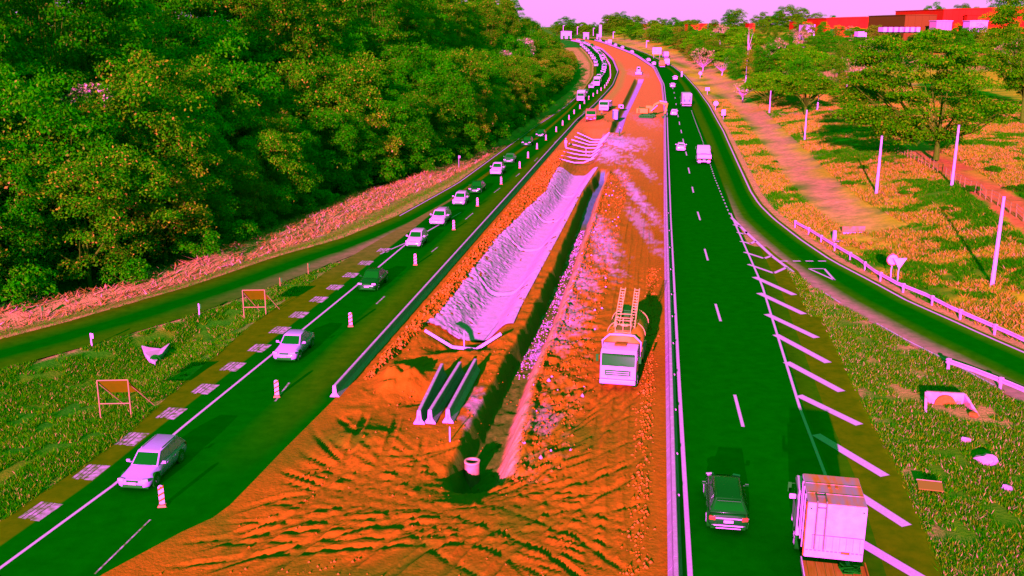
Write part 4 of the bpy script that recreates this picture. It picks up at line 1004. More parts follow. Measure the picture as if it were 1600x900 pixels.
def cab(root, y0, L, W_, z0, H, body, wind=True):
    """lorry cab whose front face is at y0 + L"""
    hw = W_ / 2; y1 = y0 + L; mb = MB()
    prof = [(y0, z0), (y1 - .02, z0), (y1, z0 + .5), (y1, z0 + (H - z0) * .47), (y1 - .22, H - .16), (y1 - .42, H), (y0 + .05, H), (y0, H - .05)]
    mb.loft([[Vector((-hw, y, z)) for y, z in prof], [Vector((-hw * .97, y, z)) for y, z in prof], [Vector((hw * .97, y, z)) for y, z in prof], [Vector((hw, y, z)) for y, z in prof]], True, True)
    b = mb.build('cab', body, root, sm=30, bevel=.04)
    zw0, zw1 = z0 + (H - z0) * .49, H - .17
    A, B, C_, D_ = Vector((hw * .94, y1, zw0)), Vector((-hw * .94, y1, zw0)), Vector((-hw * .94, y1 - .21, zw1)), Vector((hw * .94, y1 - .21, zw1))
    g = MB(); g.panel(A, B, C_, D_, .0, 1, .0, .97); g.build('windshield', GLASS, root)
    for sx in (-1, 1):
        g = MB(); g.box((sx * (hw + .0), y0 + L * .54, (zw0 + zw1) / 2), (.03, L * .52, (zw1 - zw0) * .86)); g.build('side_window', GLASS, root)
        g = MB(); g.box((sx * (hw + .22), y1 - .18, zw0 + .45), (.16, .09, .46)); g.tube([(sx * hw, y1 - .2, zw0 + .65), (sx * (hw + .2), y1 - .18, zw0 + .62)], .02, 6); g.build('mirror', DARK, root, bevel=.02)
        g = MB(); g.box((sx * hw * .74, y1 + .02, z0 + .18), (hw * .36, .06, .17)); g.build('headlight', LAMP, root, bevel=.02)
        g = MB(); g.box((sx * (hw + .006), y0 + L * .52, z0 + .3), (.02, .02, (H - z0) * .5)); g.build('door_seam', DARK, root)
        g = MB(); g.tube([(sx * hw * .35 - .3, y1 + .02, zw0 + .04), (sx * hw * .35 + .25, y1 - .02, zw0 + .16)], .012, 5); g.build('wiper', DARK, root)
    g = MB(); g.box((0, y1 + .015, z0 + .48), (hw * 1.45, .04, .36)); g.build('grille', DARK, root)
    g = MB()
    for k in range(2): g.box((0, y1 + .045, z0 + .42 + .13 * k), (hw * 1.3, .02, .03))
    g.build('grille_bar', body, root)
    g = MB(); g.box((0, y1 + .08, z0 - .08), (W_ * 1.0, .22, .30)); g.build('bumper', body, root, bevel=.05)
    g = MB(); g.box((0, y1 + .20, z0 - .06), (.45, .02, .13)); g.build('number_plate', PLATE, root)
    return b

def chassis(root, y0, y1, z, axles, W_=2.3, r=.48):
    g = MB()
    for sx in (-.42, .42): g.box((sx, (y0 + y1) / 2, z), (.12, y1 - y0, .24))
    for k in range(5): g.box((0, y0 + (y1 - y0) * (k + .5) / 5, z), (.8, .1, .16))
    g.build('chassis', DARK, root)
    for y, twin in axles:
        for sx in (-1, 1):
            add_wheel(root, sx * (W_ / 2 - .16), y, r, .30)
            if twin:
                mb = MB(); mb.lathe([(r * .5, -.13), (r * .95, -.13), (r, -.08), (r, .08), (r * .95, .13), (r * .5, .13)], (sx * (W_ / 2 - .50), y, r), 'X', 18); mb.build('inner_wheel', TYRE, root)

def make_truck(label, cabm, boxm, Lb=5.2, Hb=3.5, W_=2.45, name='box_truck', kind='box'):
    t = thing(name, label, 'truck'); L = Lb + 2.1; y0 = -L / 2
    cab(t, y0 + Lb + .25, 1.85, W_ * .94, .62, 2.65, cabm); chassis(t, y0 + .1, y0 + Lb + 1.9, .72, [(y0 + Lb + 1.0, False), (y0 + 1.4, True)], W_)
    if kind == 'box':
        g = MB(); g.box((0, y0 + Lb / 2, (1.0 + Hb) / 2), (W_, Lb, Hb - 1.0)); g.build('cargo_box', boxm, t, bevel=.04)
        for sx in (-1, 1):
            g = MB(); g.box((sx * W_ * .25, y0 - .012, (1.05 + Hb) / 2), (W_ * .46, .03, Hb - 1.25)); g.build('rear_door', boxm, t)
            g = MB(); g.cyl((sx * .12, y0 - .04, 1.15), (sx * .12, y0 - .04, Hb - .2), .02, 6); g.build('lock_rod', DARK, t)
            g = MB(); g.box((sx * W_ * .40, y0 - .02, .86), (.3, .06, .14)); g.build('taillight', TAIL, t)
        g = MB(); g.box((0, y0 + .05, .55), (W_ * .94, .10, .16)); g.build('underrun_bar', CHROME, t)
    return t

def heading(fn, y, sign):
    v = Vector((float(fn(y + 2) - fn(y - 2)), 4.0)) * sign
    return math.atan2(-v.x, v.y)
def place(src, px, py, fn, sign, half, label, first, end='front', swap=None, cat=None, rz=None, group=None):
    """stand a vehicle so that its near end (front or rear) is over the survey point"""
    p = at(px, py, RD); rz = heading(fn, p.y, sign) if rz is None else rz
    f = Vector((-math.sin(rz), math.cos(rz), 0))
    c_ = p - f * half if end == 'front' else p + f * half
    c_.z = road_z(c_.x, c_.y)
    if first: o = src; o.location = c_; o.rotation_euler = (0, 0, rz); o['label'] = label
    else: o = dup(src, c_, rz, label, swap=swap)
    if group: o['group'] = group
    # sit on the slope of the road
    q = Vector((c_.x, c_.y, 0)) + f * 2; o.rotation_euler.x = math.atan2(road_z(q.x, q.y) - c_.z, 2) 
    return o
LANE = line([(300,700),(460,545),(578,437),(649,373),(686,340),(721,309),(778,262),(826,219),(845,205),(880,177),(908,153),(932,131),(943,114),(945,102),(938,86),(925,74),(911,67.5)])
LANE2 = line([(870,172),(895,150),(920,128),(930,112),(932,100),(926,86),(916,75),(906,69)])
QG = 'cars queuing in the left lanes'
wagon = make_car('wagon', '', P_SILV, 'estate_car'); sedan = make_car('sedan', '', P_SILV, 'sedan_car'); hatch = make_car('hatch', '', P_WHITE, 'hatchback_car'); suv = make_car('suv', '', P_BLACK, 'suv_car'); pickup = make_car('pickup', '', P_WHITE, 'pickup_truck'); van = make_car('van', '', P_WHITE, 'delivery_van', 'van')
place(wagon, 207, 770, LANE, -1, 2.3, 'silver estate car at the head of the queue, beside the nearest striped marker', True, group=QG)
# papers and sun strip behind the windscreen of the first car
place(sedan, 444, 567, LANE, -1, 2.2, 'silver saloon car second in the queue, alone beside the barrier end', True, group=QG)
place(sedan, 573, 456, LANE, -1, 2.2, 'black saloon car third in the queue, on the edge line', False, swap={'silver_paint': P_BLACK}, group=QG)
place(hatch, 645, 388, LANE, -1, 1.95, 'small white hatchback fourth in the queue', True, group=QG)
place(suv, 682, 354, LANE, -1, 2.3, 'white off-roader fifth in the queue, behind the small white hatchback', False, swap={'black_paint': P_WHITE}, group=QG)
place(hatch, 716, 322, LANE, -1, 1.95, 'white hatchback sixth in the queue, behind the white off-roader', False, group=QG)
place(sedan, 741, 303, LANE, -1, 2.2, 'black saloon car seventh in the queue', False, swap={'silver_paint': P_BLACK}, group=QG)
place(pickup, 774, 275, LANE, -1, 2.55, 'white pickup eighth in the queue', True, group=QG)
place(sedan, 794, 256, LANE, -1, 2.2, 'dark grey car ninth in the queue, just behind the white pickup', False, swap={'silver_paint': P_GREY}, group=QG)
place(suv, 822, 229, LANE, -1, 2.3, 'black car tenth in the queue, two behind the white pickup', False, group=QG)
place(sedan, 843, 215, LANE, -1, 2.2, 'black car eleventh in the queue, ahead of the small white lorry', False, swap={'silver_paint': P_BLACK}, group=QG)
truckA = make_truck('', P_WHITE, P_WHITE, 4.2, 3.0, 2.2)
place(truckA, 907, 159, LANE2, -1, 3.15, 'small white lorry nearest of the lorries in the queue', True, group=QG)
place(truckA, 932, 135, LANE, -1, 3.15, 'white box lorry among the queuing cars, second of the lorries', False, group=QG)
i = 11
yq = at(921, 147).y
for k in range(34):
    col_ = [P_BLACK, P_WHITE, P_WHITE, P_SILV, P_WHITE, P_GREY][k % 6]
    if 1 <= k <= 1: yq += 12
    src, nm = [(hatch, 'white_paint'), (sedan, 'silver_paint'), (suv, 'black_paint'), (hatch, 'white_paint'), (van, 'white_paint')][k % 5]
    x = float(LANE(yq)); rz = heading(LANE, yq, -1); f0 = k == 4
    cn = {P_BLACK: 'black', P_WHITE: 'white', P_SILV: 'silver', P_GREY: 'dark grey'}[col_]; nmn = {hatch: 'hatchback', sedan: 'saloon', suv: 'off-roader', van: 'van'}[src]
    lab = 'distant %s %s on the bend, %s from the near end of the jam' % (cn, nmn, nth(k))
    if f0: o = src; o.location = (x, yq, road_z(x, yq)); o.rotation_euler = (0, 0, rz); o['label'] = lab; o['group'] = QG; cn = 'white'; o['label'] = 'distant white van on the bend, %s from the near end of the jam' % nth(k)
    else: o = dup(src, (x, yq, road_z(x, yq)), rz, lab, QG, swap={nm: col_})
    yq += 7.5 + (k * 37 % 5) + yq * .004
for k in range(9):
    y_ = at(924, 104).y + k * 22; x = float(LANE2(y_)) - 3.5
    x = max(x, float(XB(y_)) + 1.0)
    dup([hatch, sedan, suv][k % 3], (x, y_, road_z(x, y_)), heading(LANE2, y_, -1), 'distant %s on the roadside by the trees, %s from the near end' % (['white hatchback', 'silver saloon', 'white off-roader'][k % 3], nth(k)), 'cars on the side road by the trees', swap={'black_paint': P_WHITE})
LR = line([(1135,838),(1064,228),(1053,175),(1050,133),(1043,115),(1022,97),(985,80),(955,69),(915,60)])
RG = 'vehicles driving away in the right lanes'
place(suv, 1137, 836, LR, 1, 2.3, 'black off-roader with rear trim glints on the near right lane', True, 'rear', group=RG)
place(hatch, 1064, 237, LR, 1, 1.95, 'white hatchback beside the white flatbed lorry', False, 'rear', group=RG)
place(hatch, 1053, 181, LR, 1, 1.95, 'white hatchback beside the blue and white box lorry', False, 'rear', group=RG)
place(sedan, 1051, 137, LR, 1, 2.2, 'distant white saloon ahead of the box lorry, nearer of two', False, 'rear', swap={'silver_paint': P_WHITE}, group=RG)
place(hatch, 1055, 125, LR, 1, 1.95, 'distant white hatchback ahead of the box lorry, farther of two', False, 'rear', group=RG)
for k, (px, py) in enumerate([(1014, 96), (1022, 102), (988, 83), (973, 76), (962, 72), (948, 67.5), (938, 65)]):
    place([sedan, hatch][k % 2], px, py, LR, 1, 2.0, 'tiny distant white car on the far right lanes, %s from the near end' % nth(k), False, 'rear', swap={'silver_paint': P_WHITE}, group=RG)
truckB = make_truck('', P_WHITE, P_WHITE, 5.6, 3.7, 2.5)
p = place(truckB, 1073, 168, LR, 1, 3.85, 'blue and white box lorry on the middle right lane', True, 'rear', rz=heading(XJ, at(1073, 168).y, 1) * .7, group=RG)
for sx in (-1, 1):
    g = MB(); y0 = -3.85
    g.prism([(sx * .25, 1.5), (sx * 1.05, 1.4), (sx * 1.08, 2.9), (sx * .55, 3.2), (sx * .75, 2.4), (sx * .3, 2.1)], y0 - .045, y0 - .03); g.build('livery_patch', P_BLUE, p)
place(truckA, 1035, 106, LR, 1, 3.15, 'distant orange box lorry on the right lanes', False, 'rear', swap={'white_paint': P_ORNG}, group=RG)
place(truckA, 1042, 103, XH, 1, 3.15, 'distant white box lorry beside the orange one', False, 'rear', group=RG)
place(truckA, 1041, 91, XJ, 1, 3.15, 'distant white lorry stopped on the right verge behind the direction board', False, 'rear', group=RG)
place(truckA, 953, 70, LR, 1, 3.15, 'farthest white lorry on the right lanes near the crest', False, 'rear', group=RG)

# white flatbed lorry with a load of soil
t = thing('flatbed_truck', 'white flatbed lorry carrying reddish soil on the right lane', 'truck'); W_ = 2.3; y0 = -3.3
cab(t, 1.35, 1.8, 2.1, .62, 2.55, P_WHITE); chassis(t, y0 + .2, 3.0, .72, [(2.2, False), (-1.9, True)], W_)
g = MB(); g.box((0, -1.0, 1.05), (W_, 4.5, .12)); g.build('load_bed', P_WHITE, t)
for c_, d_ in (((-W_ / 2 + .03, -1.0, 1.35), (.06, 4.5, .5)), ((W_ / 2 - .03, -1.0, 1.35), (.06, 4.5, .5)), ((0, y0 + .08, 1.35), (W_ - .13, .06, .5)), ((0, 1.22, 1.6), (W_ - .13, .06, 1.0))):
    g = MB(); g.box(c_, d_); g.build('side_board', P_WHITE, t)
g = MB()
r_ = random.Random(3); nx, ny = 9, 15
vs_ = [(-1.08 + 2.16 * i / (nx - 1), -3.15 + 4.25 * j / (ny - 1), 1.15 + .38 * math.sin(math.pi * i / (nx - 1)) * math.sin(math.pi * j / (ny - 1)) + r_.uniform(0, .07)) for j in range(ny) for i in range(nx)]
g.add(vs_, [tuple(int(q) for q in f) for f in grid_faces(ny, nx)]); g.build('soil_load', mat('hauled_soil', (.75, .27, .10), rough=.95, spec=0, c2=(.85, .36, .30), scale=2), t)
for sx in (-1, 1):
    g = MB(); g.box((sx * .85, y0 - .02, .84), (.4, .06, .16)); g.build('taillight', TAIL, t)
    g = MB(); g.box((sx * .75, y0 + .3, .45), (.45, .03, .45)); g.build('mudflap', P_WHITE, t)
g = MB(); g.box((0, y0 + .02, .50), (2.1, .10, .16)); g.build('underrun_bar', CHROME, t)
g = MB(); g.box((0, y0 - .04, .7), (.42, .03, .14)); g.build('number_plate', PLATE, t)
place(t, 1100, 257, LR, 1, 3.3, t['label'], True, 'rear', group=RG)

# lorry with the tall white box (bottom right), rear towards the camera
t = thing('box_truck', 'old lorry with short white ladder-backed box and rusty roof, near right lane', 'truck', group=RG)
BOXW = mat('old_white_panel', (.90, .45, .90), rough=.6, spec=.15, c2=(.66, .36, .56), scale=2.2, detail=9)
ROOFM = mat('rust_streaked_roof', (.42, .30, .34), rough=.7, spec=.05, c2=(.70, .24, .03), scale=1.1, detail=8, stretch=(3, .7, 1))
zB, zT, bl, bw = 1.5, 3.9, 2.65, 2.28
g = MB(); g.box((0, bl / 2, (zB + zT) / 2), (bw, bl, zT - zB)); g.build('cargo_box', BOXW, t, bevel=.03)
g = MB(); g.box((0, bl / 2, zT + .012), (bw - .06, bl - .06, .03))
for k in range(1, 3): g.box((0, bl * k / 3, zT + .04), (bw - .1, .03, .025))
rp = g.build('roof_panel', ROOFM, t)
g = MB()
for x_ in (-.18, .12): g.box((x_, bl * .58, zT + .04), (.11, .22, .03))
g.build('roof_patch', RUST, rp)
g = MB()
for x_ in (-.78, -.42): g.tube([(x_, .55, zT + .1), (x_, -.02, zT + .12), (x_, -.07, zT - .1), (x_, -.08, zB + .42)], .036, 6)
for k in range(1): g.tube([(-.78, -.07, zT - .14), (-.42, -.07, zT - .14)], .024, 6)
g.tube([(-.78, .45, zT + .11), (-.42, .45, zT + .11)], .018, 6)
g.build('ladder', mat('dark_ladder', (.16, .20, .10), rough=.7), t)
g = MB(); g.box((.10, -.02, zB + 1.02), (bw - .3, .03, .035)); g.build('rain_strip', RUST, t)
g = MB(); g.box((.10, -.022, zB + .72), (bw - .34, .035, .60))
g.build('lower_panel', BOXW, t)
g = MB()
for k in range(8): g.box((-.85 + .26 * k, -.042, zB + .72), (.012, .012, .56))
for k in range(14): g.box((-1.05 + .162 * k, -.03, zB + .34), (.10, .02, .03))
g.build('panel_joint', mat('panel_gap', (.30, .20, .12), rough=.9), t)  # brown strips for the panel joints
g = MB(); g.box((.45, -.035, zB + .33), (.34, .03, .10)); g.build('latch', RUST, t)
g = MB()
for sx in (-1, 1): g.box((sx * bw * .44, -.03, zT - .22), (.07, .03, .05))
g.build('marker_lamp', DARK, t)
for yy in (.12, .8, 1.5, 1.95):
    g = MB(); g.box((-bw / 2 - .02, yy, (zB + zT) / 2), (.05, .07, zT - zB)); g.build('side_rib', RUST if yy < .3 else BOXW, t)
# deck behind the box, planks and a heap of straps
g = MB(); g.box((0, -1.95, 1.28), (2.42, 3.86, .10)); dk_ = g.build('deck', mat('deck_plank', (.62, .24, .03), rough=.9, spec=0, c2=(.45, .20, .01), scale=2, stretch=(6, .5, 1)), t)
g = MB()
for k in range(-3, 4): g.box((k * .34, -1.95, 1.335), (.015, 3.84, .012))
g.build('plank_joint', BLACK, dk_)
for sx in (-1, 1):
    g = MB(); g.box((sx * 1.235, -1.95, 1.40), (.05, 3.86, .22)); g.build('side_rail', RUST if sx > 0 else P_WHITE, t)
g = MB(); r_ = random.Random(9)
for k in range(9):
    pts = [(.55 + r_.uniform(-.45, .5), -.45 + r_.uniform(-.35, .3), 1.38 + r_.uniform(0, .10)) for _ in range(5)]; g.tube(pts, .028, 6)
o_ = g.build('strap_heap', BLACK); tag(o_, 'heap of black straps on the deck of the old box lorry', 'straps'); strap = o_
chassis(t, -3.6, 4.3, .85, [(3.3, False), (-1.6, True), (-2.75, True)], 2.4, .5); cab(t, bl + .28, 1.95, 2.36, .7, 2.95, P_WHITE)
g = MB(); g.box((-1.36, 3.6, 2.35), (.28, .1, .22)); g.build('mirror', P_WHITE, t, bevel=.03)
pr = march(1301, 876, zfun, zB); t.location = (pr.x, pr.y, road_z(pr.x, pr.y)); t.rotation_euler = (0, 0, -.20)
strap.location = t.location; strap.rotation_euler = t.rotation_euler

# tanker (water bowser) on the haul road
t = thing('tanker_truck', 'orange tanker lorry with white cab and raised folding ladders on the red haul road', 'truck')
TANKM = mat('orange_tank', (.80, .30, .03), rough=.6, spec=.2, c2=(.70, .24, .01), scale=1.3, detail=6)
YELM = mat('pale_yellow_paint', (.85, .48, .14), rough=.6, spec=.2)
cab(t, 2.35, 1.9, 2.26, .68, 2.55, P_WHITE); chassis(t, -4.2, 4.2, .9, [(3.4, False), (-1.6, True), (-2.9, True)], 2.4, .52)
mb = MB(); n = 28
def ring(y, k): return [Vector((1.27 * k * math.cos(2 * math.pi * q / n), y, 2.10 + 1.0 * k * math.sin(2 * math.pi * q / n))) for q in range(n)]
mb.loft([ring(-4.2, .55), ring(-4.1, .9), ring(-3.95, 1.0), ring(1.85, 1.0), ring(2.0, .9), ring(2.1, .55)], True, True); mb.build('tank', TANKM, t, sm=40)
for y_ in (-3.9, -1.0, 1.8):
    mb = MB(); mb.loft([ring(y_ - .05, 1.03), ring(y_ + .05, 1.03)], True, True); mb.build('tank_band', YELM, t, sm=40)
mb = MB()
for sx in (-1, 1):
    mb.tube([(sx * 1.2, 2.2, 1.35), (sx * 1.25, 2.2, 2.6), (sx * .8, 2.2, 3.02), (0, 2.2, 3.06)], .05, 8)
mb.build('tank_guard', CHROME, t)
mb = MB(); mb.box((0, -.9, 3.12), (1.0, 4.9, .05)); mb.build('walkway', mat('walkway_plate', (.30, .22, .03), rough=.7), t)
mb = MB()
for y_ in (-2.6, .4): mb = MB(); mb.lathe([(.30, 0), (.30, .14), (.26, .20), (.05, .22)], (0, y_, 3.03), 'Z', 16); mb.build('manhole', YELM, t, sm=40)
for sx in (-1, 1):          # two ladder frames that lean up and back
    mb = MB(); A, B = Vector((sx * .52, .6, 3.05)), Vector((sx * .48, -3.1, 4.75)); sw = Vector((.16, 0, 0))
    for q in (-1, 1): mb.bar(A + sw * q, B + sw * q, .06)
    for k in range(14): c_ = A.lerp(B, (k + .5) / 14); mb.bar(c_ - sw, c_ + sw, .045)
    mb.build('ladder', YELM, t)
    mb = MB(); mb.bar(A.lerp(B, .62) , Vector((sx * .5, -1.9, 3.0)), .05); mb.bar(A.lerp(B, .9), Vector((sx * .5, -2.9, 3.0)), .05); mb.build('ladder_strut', YELM, t)
mb = MB()
for h in (3.05, 3.55, 4.0):
    mb.tube([(-.5, 1.6, h), (.5, 1.6, h), (.5, .7, h), (-.5, .7, h), (-.5, 1.6, h)], .025, 6)
for x_, y_ in ((-.5, 1.6), (.5, 1.6), (.5, .7), (-.5, .7), (0, 1.6)): mb.tube([(x_, y_, 3.0), (x_, y_, 4.0)], .025, 6)
mb.build('guard_rail', YELM, t)
mb = MB()
for k in range(3):
    mb.tube([(.55 + .12 * k, .8 - k * .9, 3.02), (1.0, .5 - k * .9, 2.75), (1.12, .1 - k * .9, 2.35), (.95, -.3 - k * .9, 2.7), (.6, -.5 - k * .9, 3.0)], .03, 6)
mb.build('hose', BLACK, t)
mb = MB(); mb.box((0, 2.8, 2.59), (.75, .5, .10)); mb.build('roof_hatch', RUST, t)
mb = MB(); mb.box((0, -2.2, 3.35), (.7, 1.2, .5)); mb.box((.3, -3.2, 3.25), (.5, .6, .4)); mb.build('pump_box', DARK, t)
mb = MB(); mb.box((0, 4.19, 2.33), (2.0, .35, .07)); mb.build('sun_visor', DARK, t)
for sx in (-1, 1):
    mb = MB(); mb.box((sx * 1.15, -.1, 1.0), (.1, 2.2, .5)); mb.build('side_guard', P_WHITE, t)
    mb = MB(); mb.loft([[Vector((sx * x_, -2.2 + 1.35 * math.cos(a), .52 + .72 * math.sin(a))) for x_ in (.75, 1.24)] for a in np.linspace(0, math.pi, 9)], False, False); f_ = mb.build('mudguard', P_WHITE, t); q = f_.modifiers.new('solid', 'SOLIDIFY'); q.thickness = .04
p = gy_(964, 612); rz = math.pi - .21; f = Vector((-math.sin(rz), math.cos(rz), 0)); c_ = p - f * 4.4
t.location = (c_.x, c_.y, soil_z(c_.x, c_.y - 2) + .02); t.rotation_euler = (0, 0, rz)
# ================================================================ THINGS ALONG THE ROAD AND ON THE SITE
ORANGE = mat('orange_plastic', (.72, .20, .01), rough=.7, spec=.1); MWHITE = mat('reflective_white', (.90, .46, .88), rough=.6, spec=.1)
STEELG = mat('grey_steel', (.42, .30, .36), rough=.6, spec=.2)
# striped lane markers
def make_marker():
    t = thing('lane_marker', '', 'lane marker')
    mb = MB(); mb.box((0, 0, .05), (.42, .30, .10), taper=.8); mb.box((0, 0, .11), (.16, .12, .05)); mb.build('base', mat('marker_base', (.75, .28, .10), rough=.9, spec=.05), t, bevel=.01)
    w_, z0, z1 = .125, .14, 1.12
    n = 8; arc = [(w_ * math.cos(a), z1 - w_ + w_ * math.sin(a)) for a in np.linspace(0, math.pi, n)]
    mb = MB(); mb.prism([(-w_, z0), (w_, z0)] + arc, -.025, .025); pn = mb.build('panel', MWHITE, t)
    mb = MB()
    for zz in (.22, .52, .82):
        for s_ in (-1, 1): mb.prism([(-w_ * .98, zz), (w_ * .98, zz + .14), (w_ * .98, zz + .27), (-w_ * .98, zz + .13)], s_ * .026, s_ * .029)
    mb.build('stripe', ORANGE, pn)
    mb = MB(); mb.prism([(-.05, z1 - .12), (.05, z1 - .12), (.05, z1 - .06), (-.05, z1 - .06)], -.028, -.022); mb.build('grip', BLACK, pn)
    return t
mk0 = make_marker(); MPX = [(254,791),(433,620),(548,510),(649,414),(709,359),(746,322),(783,288),(812,263),(825,247),(839,233),(853,219),(869,206),(879,196),(889,187),(897,178),(906,170),(913,162)]
for i, (px, py) in enumerate(MPX):
    p = at(px, py, RD); lab = 'orange and white striped lane marker, %s from the nearest' % nth(i)
    o = mk0 if i == 0 else dup(mk0, p); o.location = p; o.rotation_euler = (0, 0, .12); o['label'] = lab; o['group'] = 'lane markers dividing the left road'
y = at(920, 156).y; i = len(MPX)
LMK = line([(906,170),(920,156),(934,146),(946,137),(954,122),(953,104),(944,88),(930,76),(912,68.5)])
while y < 640:
    x = float(LMK(y)); o = dup(mk0, (x, y, road_z(x, y)), .1, 'orange and white striped lane marker, %s from the nearest' % nth(i), 'lane markers dividing the left road'); y += 10; i += 1

# temporary sign boards seen from behind (left verge)
def board(px1, px2, zt, zb, label, wide):
    A, B = at(*px1), at(*px2); c_ = (A + B) / 2; w = abs(px2[0] - px1[0]) / FOC * (c_.y * _c + (CAM_H - c_.z) * _s); rz = .05
    t = thing('work_sign', label, 'road sign', c_, rz)
    mb = MB()
    for sx in (-1, 1): mb.tube([(sx * w / 2, 0, 0), (sx * w / 2, .10, zt)], .035, 6)
    mb.tube([(-w / 2, .05, zb - .45), (w / 2, .05, zb - .45)], .028, 6); mb.tube([(-w / 2, .10, zt), (w / 2, .10, zt)], .03, 6); mb.build('frame', mat('orange_steel', (.50, .30, .10), rough=.6), t)
    mb = MB(); q = [(-w / 2 + .03, .12, zt - .03), (w / 2 - .03, .12, zt - .03), (w / 2 + wide, .75, zb), (-w / 2 + wide, .75, zb)]
    mb.panel(*q, off=.012, th=.012); mb.build('board', mat('board_back', (.15, .20, .001), rough=.8, spec=.0, c2=(.11, .20, .001), scale=2), t)
    mb = MB(); mb.tube([(-w / 2 + .1, .2, zt - .3), (-w / 2 + .9, 1.7, .1)], .025, 6); mb.tube([(w / 2 + .02, .2, zt - .3), (w / 2 + .9, 1.6, .1)], .025, 6); mb.build('brace', mat('orange_steel', (.88, .34, .28)), t)
board((158,652), (205,654), 2.35, 1.35, 'orange work sign seen from behind on the verge, nearer of two', .45)
board((382,496), (416,498), 2.3, 1.35, 'orange work sign seen from behind on the verge, farther of two', .2)
# marker posts of the service road
for i, (px, py, h) in enumerate([(144,542,1.05),(312,494,1.05),(438,448,.85),(482,430,1.15),(66,497,1.0),(565,440,.0)][:5]):
    p = at(px, py); t = thing('marker_post', ['slim white post at the near bend of the service road', 'slim white post halfway along the service road', 'short post with dark box beside the service road', 'dark topped post near the road junction', 'weathered post standing in the pale straw bank'][i], 'post', p)
    mb = MB(); mb.box((0, 0, h / 2), (.09, .09, h)); mb.build('shaft', MWHITE if i < 2 else WOODM, t, bevel=.01)
    mb = MB(); mb.box((.10, 0, h - .22), (.16, .06, .36)); mb.build('reflector_plate', DARK if i else MWHITE, t)
p = at(717, 262); t = thing('marker_post', 'thin post with small plate at the foot of the wood', 'post', p); mb = MB(); mb.tube([(0,0,0),(0,0,2.0)], .05, 6); mb.build('shaft', STEELG, t); mb = MB(); mb.box((.1,-.03,1.75),(.35,.03,.4)); mb.build('plate', STEELG, t)

# culvert mouths: left verge and right wedge
def culvert(px, py, rz, label, scale, pipe, wm):
    p = at(px, py); t = thing('culvert_mouth', label, 'culvert', p, rz); s = scale
    mb = MB(); mb.prism([(-1.1 * s, -.6 * s), (1.1 * s, -.6 * s), (1.1 * s, .75 * s), (-1.1 * s, .75 * s)], .02, .22); mb.build('headwall', wm, t)
    for sx in (-1, 1):
        mb = MB(); mb.loft([[Vector((sx * 1.05 * s, .1, -.6 * s)), Vector((sx * 1.05 * s, .1, .72 * s)), Vector((sx * 1.2 * s, .1, .72 * s)), Vector((sx * 1.2 * s, .1, -.6 * s))], [Vector((sx * 1.5 * s, -1.9 * s, -.6 * s)), Vector((sx * 1.5 * s, -1.9 * s, -.15 * s)), Vector((sx * 1.65 * s, -1.9 * s, -.15 * s)), Vector((sx * 1.65 * s, -1.9 * s, -.6 * s))]]); mb.build('wing_wall', wm, t)
    mb = MB(); mb.box((0, -.8 * s, -.52 * s), (2.4 * s, 2.2 * s, .12)); mb.build('apron', RUST if pipe else wm, t)
    mb = MB(); mb.lathe([(.62 * s, -.12), (.62 * s, .0), (.50 * s, .0), (.50 * s, -.1)], (0, .02, .02), 'Y', 22); mb.lathe([(.48 * s, .01), (.05, .012)], (0, 0, .02), 'Y', 18); mb.build('pipe', RUST if pipe else BLACK, t)
    return t
culvert(1476, 632, -.15, 'small concrete culvert with rusty round pipe on the right grass wedge', 1.0, True, mat('stained_concrete', (.85, .40, .62), rough=.9, spec=.05, c2=(.70, .26, .10), scale=2.5))
def apron_thing():
    P = [at(*q) for q in ((222,545),(234,548),(252,550),(266,541),(258,556),(243,572),(232,566),(226,556))]
    o = P[0].copy(); mb = MB(); n = len(P); top = [q - o + Vector((0, 0, .26)) for q in P]; bot = [q - o - Vector((0, 0, .3)) for q in P]
    mb.loft([bot, top], True, True); t = mb.build('culvert_apron', mat('pale_concrete', (.92, .46, .88), rough=.9, spec=0, c2=(.85, .40, .60), scale=2)); t.location = o
    tag(t, 'pale concrete culvert apron half buried in the left verge grass', 'culvert')
    mb = MB(); mb.lathe([(.42, -.05), (.42, .03), (.30, .03), (.28, -.2)], (0, 0, 0), 'Y', 18); mb.lathe([(.29, -.02), (.02, -.018)], (0, 0, 0), 'Y', 16); q = mb.build('pipe', BLACK, t); c_ = at(244, 567); q.location = c_ - o + Vector((0, -.05, .22))
apron_thing()
# stones and slabs on the right wedge
for i, (px, py, s, m_) in enumerate([(1540,722,.55,CONC_D),(1572,765,.28,CONC),(1520,650,.3,RUST),(1508,690,.3,STONEM)]):
    r_ = random.Random(i); bm = bmesh.new(); bmesh.ops.create_icosphere(bm, subdivisions=2, radius=s)
    for v in bm.verts: v.co *= r_.uniform(.75, 1.15); v.co.z *= .6
    me = bpy.data.meshes.new('boulder'); bm.to_mesh(me); bm.free(); me.materials.append(m_); o = bpy.data.objects.new('boulder', me); COL.objects.link(o); p = at(px, py); o.location = p + Vector((0, 0, s * .25))
    tag(o, ['large pale block of concrete in the ditch of the right wedge', 'small white stone near the lower right corner', 'rust brown stone below the round pipe culvert', 'pale stone in the ditch of the right wedge'][i], 'stone')
p = at(1452, 768); t = thing('board', 'flat wooden board lying in the grass near the old box lorry', 'board', p + Vector((0, 0, .33)), -.25)
mb = MB(); mb.box((0, 0, 0), (1.15, .75, .05), M=Matrix.Rotation(.2, 4, 'X')); mb.build('sheet', mat('plywood', (.26, .22, .02), rough=.9, spec=0), t); mb = MB(); mb.box((0, .36, .08), (1.17, .05, .06)); mb.build('batten', mat('pale_batten', (.85, .38, .3), rough=.9), t)
